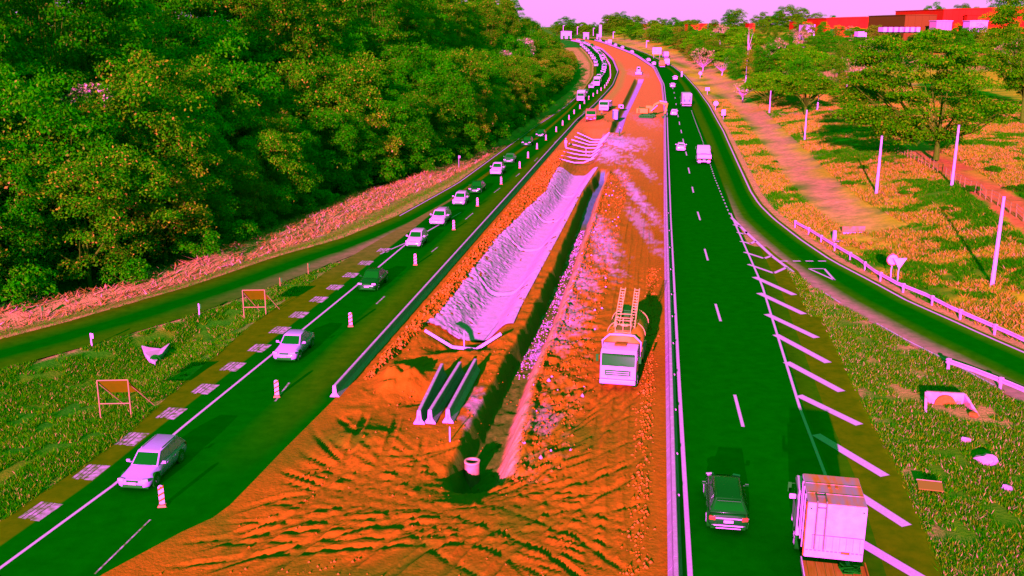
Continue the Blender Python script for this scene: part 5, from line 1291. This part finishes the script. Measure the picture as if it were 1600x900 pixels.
# drainage ditch line of bare earth along the wedge
# road signs by the slip road
def sign_post(px, py, h, label, parts):
    p = at(px, py); t = thing('road_sign', label, 'road sign', p); mb = MB(); mb.tube([(0, 0, -.2), (0, 0, h)], .045, 8); mb.build('pole', MWHITE, t)
    parts(t, h); return t
def give_way(t, h):
    mb = MB(); mb.prism([(-.62, h), (.62, h), (0, h - 1.0)], -.075, -.05); pl = mb.build('plate', MWHITE, t)
    mb = MB()
    q = [Vector((-.62, 0, h)), Vector((.62, 0, h)), Vector((0, 0, h - 1.0))]; cc = sum(q, Vector()) / 3; q2 = [cc + (v - cc) * .82 for v in q]
    for k in range(3): mb.loft([[v + Vector((0, y_, 0)) for v in (q[k], q[(k + 1) % 3], q2[(k + 1) % 3], q2[k])] for y_ in (-.078, -.085)], True, True)
    mb.build('border', mat('faded_border', (.92, .40, .75), rough=.6), pl)
def round_plate(t, h, r=.55, bar=True, rim=True):
    mb = MB(); mb.lathe([(r, -.03), (r, 0)], (0, -.06, h - r), 'Y', 28); pl = mb.build('plate', MWHITE, t)
    if rim: mb = MB(); mb.lathe([(r * .84, -.036), (r * 1.0, -.036), (r * 1.0, -.031), (r * .84, -.031)], (0, -.06, h - r), 'Y', 28, caps=False); mb.build('border', mat('red_border', (.60, .10, .02), rough=.6), pl)
    if bar: mb = MB(); mb.bar((-.28, -.105, h - r + .22), (.30, -.105, h - r - .40), .10, .012); mb.build('symbol', BLACK, pl)
sign_post(1391, 438, 2.5, 'round red rimmed sign with dark slanting bar beside the slip road', lambda t, h: round_plate(t, h))
sign_post(1402, 441, 2.25, 'white triangular give way sign beside the round red rimmed sign', give_way)
sign_post(1118, 172, 2.4, 'plain round white sign on the right verge, below the rectangular one', lambda t, h: round_plate(t, h, .62, False, False))
sign_post(1094, 122, 2.4, 'farthest round white sign on the right verge', lambda t, h: round_plate(t, h, .62, False, False))
def rect(w, h0, m_=MWHITE):
    def f(t, h):
        mb = MB(); mb.box((0, -.06, h - h0 / 2), (w, .03, h0)); mb.build('plate', m_, t, bevel=.01)
    return f
sign_post(1130, 187, 2.4, 'tall white rectangular sign nearest on the right verge', rect(.95, 1.35))
sign_post(1105, 148, 2.2, 'wide white rectangular sign between the two round ones', rect(1.3, .9))
sign_post(1065, 120, 2.0, 'narrow white board at the end of the far right verge', rect(.5, 2.0))
# direction board with blue lines of writing
p = at(1026, 91); t = thing('direction_board', 'large white direction board with blue marks above the far right verge', 'road sign', p)
mb = MB(); mb.box((0, 0, 3.6), (4.2, .12, 3.0)); pl = mb.build('plate', MWHITE, t)
mb = MB()
for x_ in (-1.5, 1.5): mb.tube([(x_, .1, 0), (x_, .1, 4.6)], .1, 6)
mb.build('post', STEELG, t); mb = MB()
for x_, z_, w_ in ((-1.0,4.5,1.2),(.9,4.5,1.0),(-.7,3.7,1.6),(1.1,3.6,.8),(-1.1,2.9,1.0),(.8,2.8,1.3)): mb.box((x_, -.07, z_), (w_, .02, .22))
mb.build('symbol', P_BLUE, pl)
# concrete block, post and slab behind the slip road rail
p = at(1303, 377); t = thing('concrete_post', 'short thick white concrete post behind the slip road guardrail', 'post', p); mb = MB(); mb.box((0, 0, .55), (.34, .34, 1.25), taper=.9); mb.build('shaft', CONC, t, bevel=.02); mb = MB(); mb.box((.25, -.2, .06), (1.1, .6, .12)); mb.build('footing', CONC, t)
p = at(1333, 364); t = thing('concrete_slab', 'low concrete drain wall lying in the slope grass behind the guardrail', 'slab', p, .08); mb = MB(); mb.box((0, 0, .35), (2.6, .25, .85)); mb.build('wall', mat('mossy_concrete', (.52, .25, .14), rough=.95, spec=0, c2=(.30, .26, .04), scale=2), t, bevel=.03); mb = MB(); mb.box((0, -.14, .06), (2.5, .3, .18)); mb.build('footing', CONC, t)
# poles on the slope
for i, (px, py, pt) in enumerate([(1550,446,308),(1369,303,213),(1487,290,196),(1257,219,172),(1277,172,124),(1202,177,142),(1165,130,100)]):
    p = at(px, py); dist = p.y; lo = ray(px, pt); h = CAM_H + lo.z * (p.y / lo.y) - p.z
    t = thing('pole', ['thick white pole on the slope above the guardrail', 'white pole below the big acacia, left of its trunk', 'white pole right of the big acacia beside the dirt road', 'thin white pole at the head of the bare slope', 'white pole by the pale clearing', 'small pole in front of the rounded acacia', 'small white pole among the hillside trees'][i], 'pole', p, group='poles along the slope')
    r0 = .17 if i < 3 else .13
    mb = MB(); mb.tube([(0, 0, -.5), (0, 0, h * .5), (0, 0, h)], [r0 * 1.1, r0 * .9, r0 * .65], 10); mb.build('shaft', MWHITE, t, sm=40); mb = MB(); mb.cyl((0, 0, h), (0, 0, h + .06), r0 * .8, 10); mb.build('cap', CONC_D, t)
# fence along the dirt road
A, B = at(1398, 236), at(1610, 352)
n = 30
fen = thing('wire_fence', 'old fence of grey wooden posts and wire along the red dirt road', 'fence', A)
r_ = random.Random(5); tops = []
for k in range(n):
    q = A.lerp(B, k / (n - 1)); q.z = float(zfun(q.x, q.y)); h = r_.uniform(1.15, 1.5)
    mb = MB(); e_ = Vector((r_.uniform(-.1, .1), r_.uniform(-.1, .1), h)); mb.tube([(0, 0, -.3), tuple(e_)], [.075, .06], 6); o = mb.build('post', WOODM, fen); o.location = q - A; tops.append(q - A + e_)
mb = MB()
for f in (.35, .65, .93): mb.tube([(t_.x, t_.y, t_.z - (1 - f) * 1.3) for t_ in tops], .012, 4)
mb.build('wire', STEELG, fen)
# felled timber / mound at the right of the dirt road, shrubs on the slope
for i, (px, py, s) in enumerate([(1325,290,.5),(1415,305,.45),(1350,265,.5),(1520,300,.6),(1590,300,.7),(1210,255,.35),(1240,300,.4),(1480,330,.4),(1555,270,.7),(1310,240,.5)]):
    p = at(px, py); put('shrub', 0, p, i, (s * .6, s * .6, s * .4), 'low green bush in the dry slope grass, %s of several from the left' % nth(sorted([1325,1415,1350,1520,1590,1210,1240,1480,1555,1310]).index(px)), 'shrub', 'bushes in the slope grass')

# ---------------- works: ring, ribs, staff, toilet, machines
p = gy_(738, 742); z_ = soil_z(p.x, p.y); dr = ray(738, 745); zz = -1.6; k_ = (CAM_H - zz) / -dr.z
t = thing('manhole_ring', 'round open concrete ring standing in the pit at the near end of the trench', 'concrete ring', (dr.x * k_, dr.y * k_, zz), .0)
mb = MB(); mb.lathe([(.42, -1.0), (.42, .95), (.34, .95), (.34, .1)], (0, 0, 0), 'Z', 28); mb.build('shell', mat('muddy_concrete', (.62, .30, .20), rough=.9, spec=.05, c2=(.40, .24, .06), scale=2), t, sm=40)
mb = MB(); mb.lathe([(.44, .90), (.44, .97), (.33, .97), (.33, .90)], (0, 0, 0), 'Z', 28, caps=False); mb.build('rim', mat('pale_batten', (.85, .38, .3)), t, sm=40)
RIBS = [((902,207),(926,218),(939,218),(952,207)),((898,213),(922,222),(936,222),(950,211)),((893,218),(919,226),(934,226),(947,215)),((889,224),(915,231),(932,231),(945,218)),((884,231),(911,237),(927,237),(941,226)),((880,237),(907,242),(924,243),(937,233)),((876,243),(904,248),(922,249),(933,240)),((873,248),(897,254),(912,254),(928,247)),((664,516),(707,542),(744,546),(783,521))]
for i, q in enumerate(RIBS):
    yy = gy_((q[1][0] + q[2][0]) / 2, q[1][1] - 4).y
    def on(px, py, z): d_ = ray(px, py); return Vector((d_.x * yy / d_.y, yy, CAM_H + d_.z * yy / d_.y))
    P = [on(*c_, 0) for c_ in q]; o = P[1].copy(); w_ = .16 if i < 8 else .20
    t = thing('formwork_rib', ('white angled timber rib across the raw channel, %s from the far end' % nth(i)) if i < 8 else 'white angled timber rib across the near end of the concrete channel', 'formwork', o, group='ribs across the channel')
    for a_, b_, nm in ((0, 1, 'side_piece'), (1, 2, 'floor_piece'), (2, 3, 'side_piece')):
        mb = MB(); mb.bar(P[a_] - o, P[b_] - o, .14, w_); mb.build(nm, PAINT, t)
    if i in (5, 8): mb = MB(); mb.tube([((P[1] + P[2]) / 2 - o) + Vector((0, -.1, -.1)), ((P[1] + P[2]) / 2 - o) + Vector((0, 0, 1.3))], .04, 6); mb.build('stake', PAINT, t)
p = gy_(703, 690); t = thing('survey_stake', 'thin white survey stake in the rubble beside the deep trench', 'stake', (p.x, p.y, soil_z(p.x, p.y)), 0); mb = MB(); mb.box((0, 0, .4), (.06, .05, .9)); mb.box((0, 0, .87), (.03, .03, .05)); mb.build('shaft', MWHITE, t)

def person(px, py, label, top, legs, rz=0.0, zg=None):
    p = gy_(px, py); zg = soil_z(p.x, p.y) if zg is None else zg
    V = {'hip': (0,0,.95), 'chest': (0,.02,1.32), 'neck': (0,.02,1.50), 'headb': (0,.03,1.60), 'head': (0,.04,1.70),
         'lh': (-.10,0,.90), 'lk': (-.12,.05,.50), 'la': (-.13,0,.09), 'lt': (-.14,.15,.04), 'rh': (.10,0,.90), 'rk': (.12,.02,.50), 'ra': (.14,-.05,.09), 'rt': (.15,.10,.04),
         'ls': (-.19,.01,1.43), 'le': (-.27,.0,1.15), 'lw': (-.24,.14,.92), 'lf': (-.23,.19,.84), 'rs': (.19,.01,1.43), 're': (.27,.0,1.15), 'rw': (.22,.16,.96), 'rf': (.20,.22,.89)}
    E = [('hip','chest'),('chest','neck'),('neck','headb'),('headb','head'),('hip','lh'),('lh','lk'),('lk','la'),('la','lt'),('hip','rh'),('rh','rk'),('rk','ra'),('ra','rt'),('chest','ls'),('ls','le'),('le','lw'),('lw','lf'),('chest','rs'),('rs','re'),('re','rw'),('rw','rf')]
    RAD = dict(hip=.15, chest=.17, neck=.06, headb=.085, head=.10, lh=.10, lk=.07, la=.05, lt=.045, rh=.10, rk=.07, ra=.05, rt=.045, ls=.08, le=.05, lw=.038, lf=.035, rs=.08, re=.05, rw=.038, rf=.035)
    ks = list(V); me = bpy.data.meshes.new('person'); me.from_pydata([V[k] for k in ks], [(ks.index(a), ks.index(b)) for a, b in E], [])
    o = bpy.data.objects.new('person', me); COL.objects.link(o); sk = o.modifiers.new('skin', 'SKIN'); 
    for i_, k in enumerate(ks):
        sv = me.skin_vertices[0].data[i_]; sv.radius = (RAD[k], RAD[k] * (.75 if k in ('hip', 'chest') else 1)); sv.use_root = k == 'hip'
    sb = o.modifiers.new('sub', 'SUBSURF'); sb.levels = 1; sb.render_levels = 2
    m = MATS.get('worker_' + label[:12]) or bpy.data.materials.new('work_clothes'); m.use_nodes = True; me.materials.append(m); N = m.node_tree.nodes; l = m.node_tree.links
    tcx = N.new('ShaderNodeTexCoord'); sp = N.new('ShaderNodeSeparateXYZ'); rp_ = N.new('ShaderNodeValToRGB'); mp_ = N.new('ShaderNodeMath'); mp_.operation = 'DIVIDE'; mp_.inputs[1].default_value = 1.85
    l.new(tcx.outputs['Object'], sp.inputs[0]); l.new(sp.outputs['Z'], mp_.inputs[0]); l.new(mp_.outputs[0], rp_.inputs[0]); l.new(rp_.outputs[0], N['Principled BSDF'].inputs['Base Color']); N['Principled BSDF'].inputs['Roughness'].default_value = .9
    rp_.color_ramp.interpolation = 'CONSTANT'; el = rp_.color_ramp.elements; el[0].position = 0; el[0].color = (.01, .2, .01, 1); el[1].position = .06; el[1].color = (*legs, 1)
    for ps, c_ in ((.52, top), (.82, (.55, .28, .14))): e_ = el.new(ps); e_.color = (*c_, 1)
    tag(o, label, 'person'); o.location = (p.x, p.y, zg); o.rotation_euler = (0, 0, rz)
    mb = MB(); mb.lathe([(.17, 1.72), (.125, 1.73), (.12, 1.80), (.07, 1.85), (.0, 1.86)], (0, .03, 0), 'Z', 14); mb.build('helmet', MWHITE, o, sm=60)
    return o
person(884, 232, 'worker in pale clothes and helmet standing between left barrier and channel', (.88, .42, .85), (.85, .40, .78), 2.4)
person(968, 213, 'worker in dark clothes beside the far end of the channel', (.10, .22, .10), (.02, .2, .02), 1.0)
person(940, 184, 'worker in orange vest between the red and the white lorry', (.85, .25, .02), (.05, .2, .08), 3.0)

# portable toilet
p = gy_(961, 187); t = thing('portable_toilet', 'white and blue portable toilet beside the red soil heap', 'toilet', (p.x, p.y, soil_z(p.x, p.y) - .1), .1)
mb = MB(); mb.box((0, 0, 1.1), (1.15, 1.15, 2.2)); mb.build('cabin', P_BLUE, t, bevel=.04)
mb = MB(); mb.box((0, 0, 2.28), (1.22, 1.22, .16), taper=.75); mb.build('roof', MWHITE, t, bevel=.03); mb = MB(); mb.box((0, -.59, 1.05), (.86, .03, 1.95)); d_ = mb.build('door', mat('pale_blue_plastic', (.45, .34, .85), rough=.5), t); mb = MB(); mb.box((.3, -.62, 1.0), (.06, .04, .2)); mb.build('handle', DARK, d_)
mb = MB(); mb.box((0, -.585, 2.07), (.8, .02, .1)); mb.build('vent', DARK, t)
p = gy_(949, 172); t = thing('water_tank', 'white plastic box tank standing behind the portable toilet', 'tank', (p.x, p.y, soil_z(p.x, p.y)), .2); mb = MB(); mb.box((0, 0, .75), (1.3, 1.1, 1.1)); mb.build('body', MWHITE, t, bevel=.08); mb = MB(); mb.box((0, 0, .1), (1.4, 1.2, .16)); mb.build('pallet', WOODM, t)
p = gy_(970, 172); t = thing('generator', 'small white site cabinet beside the water filled trench', 'cabinet', (p.x, p.y, soil_z(p.x, p.y)), .2); mb = MB(); mb.box((0, 0, .6), (1.2, .9, 1.0)); mb.build('housing', MWHITE, t, bevel=.05); mb = MB(); mb.box((0, -.46, .6), (.8, .03, .6)); mb.build('grille', DARK, t)
# tip lorries
def tipper(px, py, label, cm, bodym, rz):
    t = thing('tipper_truck', label, 'truck'); cab(t, 1.5, 1.9, 2.4, .7, 2.8, cm); chassis(t, -3.4, 3.3, .85, [(2.6, False), (-1.4, True), (-2.6, True)], 2.4, .52)
    g = MB(); g.prism([(-1.2, 1.15), (1.2, 1.15), (1.25, 2.5), (1.12, 2.5), (1.08, 1.3), (-1.08, 1.3), (-1.12, 2.5), (-1.25, 2.5)], -3.5, 1.3); g.build('tipping_body', bodym, t)
    g = MB(); g.box((0, 1.36, 2.0), (2.45, .1, 1.7)); g.box((0, 1.7, 2.87), (2.3, .7, .08)); g.build('head_board', bodym, t); g = MB(); g.box((0, -3.52, 1.85), (2.3, .08, 1.2)); g.build('tail_gate', bodym, t)
    p = gy_(px, py); f = Vector((-math.sin(rz), math.cos(rz), 0)); c_ = p - f * 3.5; t.location = (c_.x, c_.y, soil_z(c_.x, c_.y) - .05); t.rotation_euler = (0, 0, rz); return t
tipper(923, 193, 'red tipper lorry with white bumper on the soil near the left barrier', P_RED, mat('red_brown_body', (.70, .20, .12), rough=.6), math.pi - .1)
tipper(943, 178, 'white tipper lorry behind the red one near the left barrier', P_WHITE, P_WHITE, math.pi - .25)
# excavator
EXY = mat('digger_yellow', (.80, .34, .012), rough=.5, spec=.3)
def excavator(px, py, rz, label):
    p = gy_(px, py); t = thing('excavator', label, 'excavator', (p.x, p.y, soil_z(p.x, p.y)), rz)
    for sx in (-1, 1):
        mb = MB(); mb.prism([(-1.9, .35), (-1.6, .05), (1.6, .05), (1.9, .35), (1.7, .72), (1.3, .85), (-1.3, .85), (-1.7, .72)], sx * 1.35 - .28, sx * 1.35 + .28, axis='X'); mb.build('track', DARK, t, bevel=.03)
        mb = MB()
        for k in range(-2, 3): mb.cyl((sx * 1.35 - .3, k * .62, .42), (sx * 1.35 + .3, k * .62, .42), .22, 12)
        mb.build('roller', BLACK, t)
    mb = MB(); mb.box((0, 0, .95), (1.6, 1.8, .3)); mb.build('turntable', DARK, t)
    mb = MB(); mb.box((.55, -.9, 1.75), (1.6, 2.7, 1.2)); mb.box((0, -2.0, 1.75), (2.7, 1.1, 1.25)); mb.build('engine_cover', EXY, t, bevel=.12)
    mb = MB(); mb.box((.4, -1.2, 2.40), (1.2, 1.6, .12)); mb.cyl((.7, -1.8, 2.4), (.7, -1.8, 2.9), .07, 8); mb.build('exhaust', DARK, t)
    mb = MB(); mb.prism([(-.5, 1.2), (1.25, 1.2), (1.3, 1.9), (.95, 2.95), (-.5, 2.95)], -1.32, -.35, axis='X'); c_ = mb.build('cab', EXY, t, bevel=.05)
    mb = MB(); mb.panel((-1.28, 1.28, 1.92), (-.39, 1.28, 1.92), (-.39, .97, 2.88), (-1.28, .97, 2.88), off=.02); mb.box((-1.325, .25, 2.35), (.03, 1.1, .85)); mb.build('window', GLASS, c_)
    mb = MB(); bp = [(0, .8, 1.5), (0, 1.8, 3.3), (0, 3.0, 3.9), (0, 4.6, 3.4)]
    for a, b in zip(bp[:-1], bp[1:]): mb.bar(a, b, .38, .5)
    mb.build('boom', EXY, t); mb = MB(); mb.bar((0, 4.9, 3.7), (0, 4.4, 1.2), .3, .4); mb.build('dipper_arm', EXY, t)
    mb = MB(); mb.tube([(.12, 1.0, 1.7), (.12, 2.5, 3.1)], .09, 8); mb.tube([(0, 3.0, 4.2), (0, 4.8, 3.9)], .08, 8); mb.build('ram', CHROME, t)
    mb = MB(); mb.loft([[Vector((x_, y_, z_)) for y_, z_ in ((4.3, 1.2), (4.75, .9), (4.6, .25), (4.0, .05), (3.6, .4), (4.0, .5), (4.3, .7))] for x_ in (-.55, .55)], True, True); mb.build('bucket', DARK, t)
    return t
excavator(1011, 186, -1.9, 'yellow tracked excavator with raised boom on the orange haul road')
# compact loader at the head of the water filled trench
p = gy_(997, 131); t = thing('backhoe_loader', 'distant pale loader at the head of the water filled trench', 'loader', (p.x, p.y, soil_z(p.x, p.y)), math.pi - .1)
PALEM = mat('pale_machine_paint', (.88, .40, .60), rough=.5)
mb = MB(); mb.box((0, 0, 1.2), (1.3, 3.2, .9)); mb.build('body', PALEM, t, bevel=.08); mb = MB(); mb.box((0, -.5, 2.25), (1.4, 1.4, 1.25), taper=.88); c_ = mb.build('cab', MWHITE, t, bevel=.05); mb = MB(); mb.box((0, .18, 2.25), (1.1, .04, .8)); mb.build('window', GLASS, c_)
for sx in (-1, 1):
    add_wheel(t, sx * .95, -1.0, .7, .45); add_wheel(t, sx * .95, 1.2, .5, .4)
    mb = MB(); mb.bar((sx * .75, 0, 1.6), (sx * .75, 2.4, .9), .14, .22); mb.build('loader_arm', PALEM, t)
mb = MB(); mb.loft([[Vector((x_, y_, z_)) for y_, z_ in ((2.2, 1.0), (2.4, .3), (3.3, .15), (3.3, .3), (2.6, .45))] for x_ in (-1.25, 1.25)], True, True); mb.build('bucket', MWHITE, t)
mb = MB(); mb.bar((0, -1.6, 1.2), (.2, -2.2, 3.4), .2, .25); mb.bar((.2, -2.2, 3.4), (.2, -3.4, 2.0), .16, .2); mb.build('digger_arm', DARK, t)

# ---------------- buildings on the skyline
REDW = mat('red_cladding', (.70, .022, .002), rough=.7, spec=.1, c2=(.62, .03, .004), scale=.15); BROWNW = mat('dark_red_cladding', (.16, .085, .006), rough=.8, spec=.05)
PINKW = mat('pale_wall', (.90, .44, .86), rough=.9, spec=.05)
def far(px, py, Y):
    d_ = ray(px, py); k = Y / d_.y; return Vector((d_.x * k, Y, CAM_H + d_.z * k))
def warehouse(px0, px1, pyt, pyb, Y, depth, label, wm, roof=None, doors=3, name='warehouse', ribs=True):
    Y = Y * 1.45
    A, B = far(px0, pyb, Y), far(px1, pyt, Y); w = B.x - A.x; h = B.z - A.z; g0 = float(zfun((A.x + B.x) / 2, Y + depth / 2)); zb = min(A.z, g0) - 1
    t = thing(name, label, 'building', ((A.x + B.x) / 2, Y, zb)); H = B.z - zb
    mb = MB(); mb.box((0, depth / 2, H / 2), (w, depth, H))
    if ribs:
        nb = max(4, int(w / 3))
        for k in range(nb): mb.box((-w / 2 + w * (k + .5) / nb, -.06, H / 2), (.25, .14, H - .1))
    mb.build('wall', wm, t)
    mb = MB(); mb.loft([[Vector((-w / 2 - .3, y_, H)), Vector((w / 2 + .3, y_, H)), Vector((w / 2 + .3, y_, H + .25)), Vector((0, y_, H + .25 + min(1.2, w * .02))), Vector((-w / 2 - .3, y_, H + .25))] for y_ in (-.4, depth + .4)], True, True); mb.build('roof', roof or wm, t)
    for k in range(doors):
        x_ = -w / 2 + w * (k + .5) / max(doors, 1); dh = min(4.0, H * .4); mb = MB(); mb.box((x_, -.14, dh / 2 + 1), (min(4.0, w / doors * .5), .12, dh)); mb.build('loading_door', DARK, t)
    return t
warehouse(1470, 1720, 15, 60, 330, 60, 'large red warehouse on the skyline at the right edge', REDW, doors=5)
warehouse(1412, 1469, 24, 52, 335, 50, 'brown sided end hall of the large red warehouse', BROWNW, doors=2)
warehouse(1290, 1411, 29, 50, 420, 40, 'long low red warehouse on the skyline left of the large one', REDW, doors=5)
warehouse(1253, 1293, 34.5, 50, 440, 30, 'short red warehouse end beside the pale house on the skyline', REDW, doors=2)
warehouse(1510, 1535, 24, 40, 326, 3.5, 'red porch block in front of the large red warehouse', REDW, doors=1)
warehouse(1462, 1488, 33, 52, 322, 8, 'pale pink office block in front of the brown hall', mat('pink_wall', (.85, .30, .50), rough=.9), PINKW, 2, 'office_building')
warehouse(1514, 1544, 33, 50, 318, 7, 'white open shed in front of the large red warehouse', PINKW, PINKW, 3, 'shed')
warehouse(1256, 1274, 38, 48, 400, 10, 'small white house with tiled roof on the skyline', PINKW, BROWNW, 2, 'house')
warehouse(1080, 1124, 38, 50, 540, 30, 'red warehouse among the trees on the middle skyline', REDW, doors=3)
warehouse(1170, 1180, 37, 50, 520, 14, 'narrow red building among the hillside trees', REDW, doors=1)
warehouse(985, 1031, 38.5, 48, 640, 30, 'distant red warehouse left of the tree covered hill', REDW, doors=2)
warehouse(877, 893, 49.5, 53, 560, 8, 'white filling station roof at the far crest, left', PINKW, PINKW, 2, 'filling_station')
warehouse(912, 920, 51.5, 55, 545, 6, 'small white kiosk at the far crest beside the totem', PINKW, PINKW, 1, 'kiosk')
warehouse(933, 938, 54, 57, 540, 6, 'tiny white hut at the foot of the white totem', PINKW, PINKW, 1, 'hut')
# white trailers parked in the yard
for k in range(7):
    px = 1379 + k * 8.6; A = far(px, 51.5, 435); B = far(px + 7.0, 42.5, 435)
    t = thing('parked_trailer', 'white lorry trailer parked in the hilltop yard, %s from the left' % nth(k), 'trailer', (A.x + 1, 435, A.z), 0, 'trailers parked in the yard'); w = B.x - A.x; h = B.z - A.z
    mb = MB(); mb.box((0, 3, h * .6), (w * .92, 6, h * .8)); mb.build('box', PINKW if k != 4 else PINKW, t); mb = MB(); mb.box((0, 3, h * .1), (w * .7, 5, h * .2)); mb.build('undercarriage', BLACK, t)
    if k == 3: mb = MB(); mb.box((w * .2, -.06, h * .7), (w * .3, .05, h * .5)); mb.build('livery_patch', P_BLUE, t)
A = far(1342, 59, 365); t = thing('parked_truck', 'small white lorry parked alone on the pale hilltop clearing', 'truck', (A.x, 365, A.z)); mb = MB(); mb.box((0, 0, 1.3), (2.2, 4, 1.8)); mb.build('cargo_box', PINKW, t); mb = MB(); mb.box((1.7, 0, 1.0), (1.3, 2, 1.5)); mb.build('cab', PINKW, t); mb = MB(); mb.box((.3, 0, .25), (3.6, 2.1, .4)); mb.build('undercarriage', BLACK, t)
# totem and water tower
A, B = far(938, 58, 780), far(938, 39, 780); t = thing('totem_sign', 'tall white totem sign at the far crest of the road', 'sign', A); H = B.z - A.z
mb = MB(); mb.box((0, 0, H / 2), (1.6, .8, H)); mb.build('column', PINKW, t); mb = MB(); mb.box((-.9, 0, H * .62), (.5, .5, H * .6)); mb.build('side_panel', STEELG, t)
A, B = far(949.5, 40, 1000), far(949.5, 23, 1000); t = thing('water_tower', 'slim pinkish water tower rising above the skyline trees', 'tower', (A.x, A.y, A.z - 3)); H = B.z - A.z + 3
mb = MB(); mb.lathe([(.9, 0), (.8, H - 1.5)], (0, 0, 0), 'Z', 14); mb.build('shaft', mat('brick_pink', (.60, .28, .30), rough=.9), t); mb = MB(); mb.lathe([(1.2, H - 2.2), (1.4, H - 1.6), (1.4, H - .2), (.4, H)], (0, 0, 0), 'Z', 14); mb.build('tank', mat('dull_green_paint', (.2, .26, .14), rough=.8), t)
# lamp posts at the far crest
for i, (px, pt, pb, Y) in enumerate([(880,40,50,560),(902,42,54,540),(927,44,56,520),(958,50,60,470),(1106,30,46,500),(1010,64,74,330)]):
    Y *= 1.45; A, B = far(px, pb, Y), far(px, pt, Y); t = thing('lamp_post', 'thin distant lamp post at the far crest, %s from the left' % nth([880,902,927,958,1010,1106].index(px)), 'lamp post', A); H = B.z - A.z
    mb = MB(); mb.tube([(0, 0, 0), (0, 0, H)], .16, 6); mb.build('mast', PINKW, t); mb = MB(); mb.box((.5, 0, H), (1.4, .3, .2)); mb.build('lamp_head', PINKW, t)
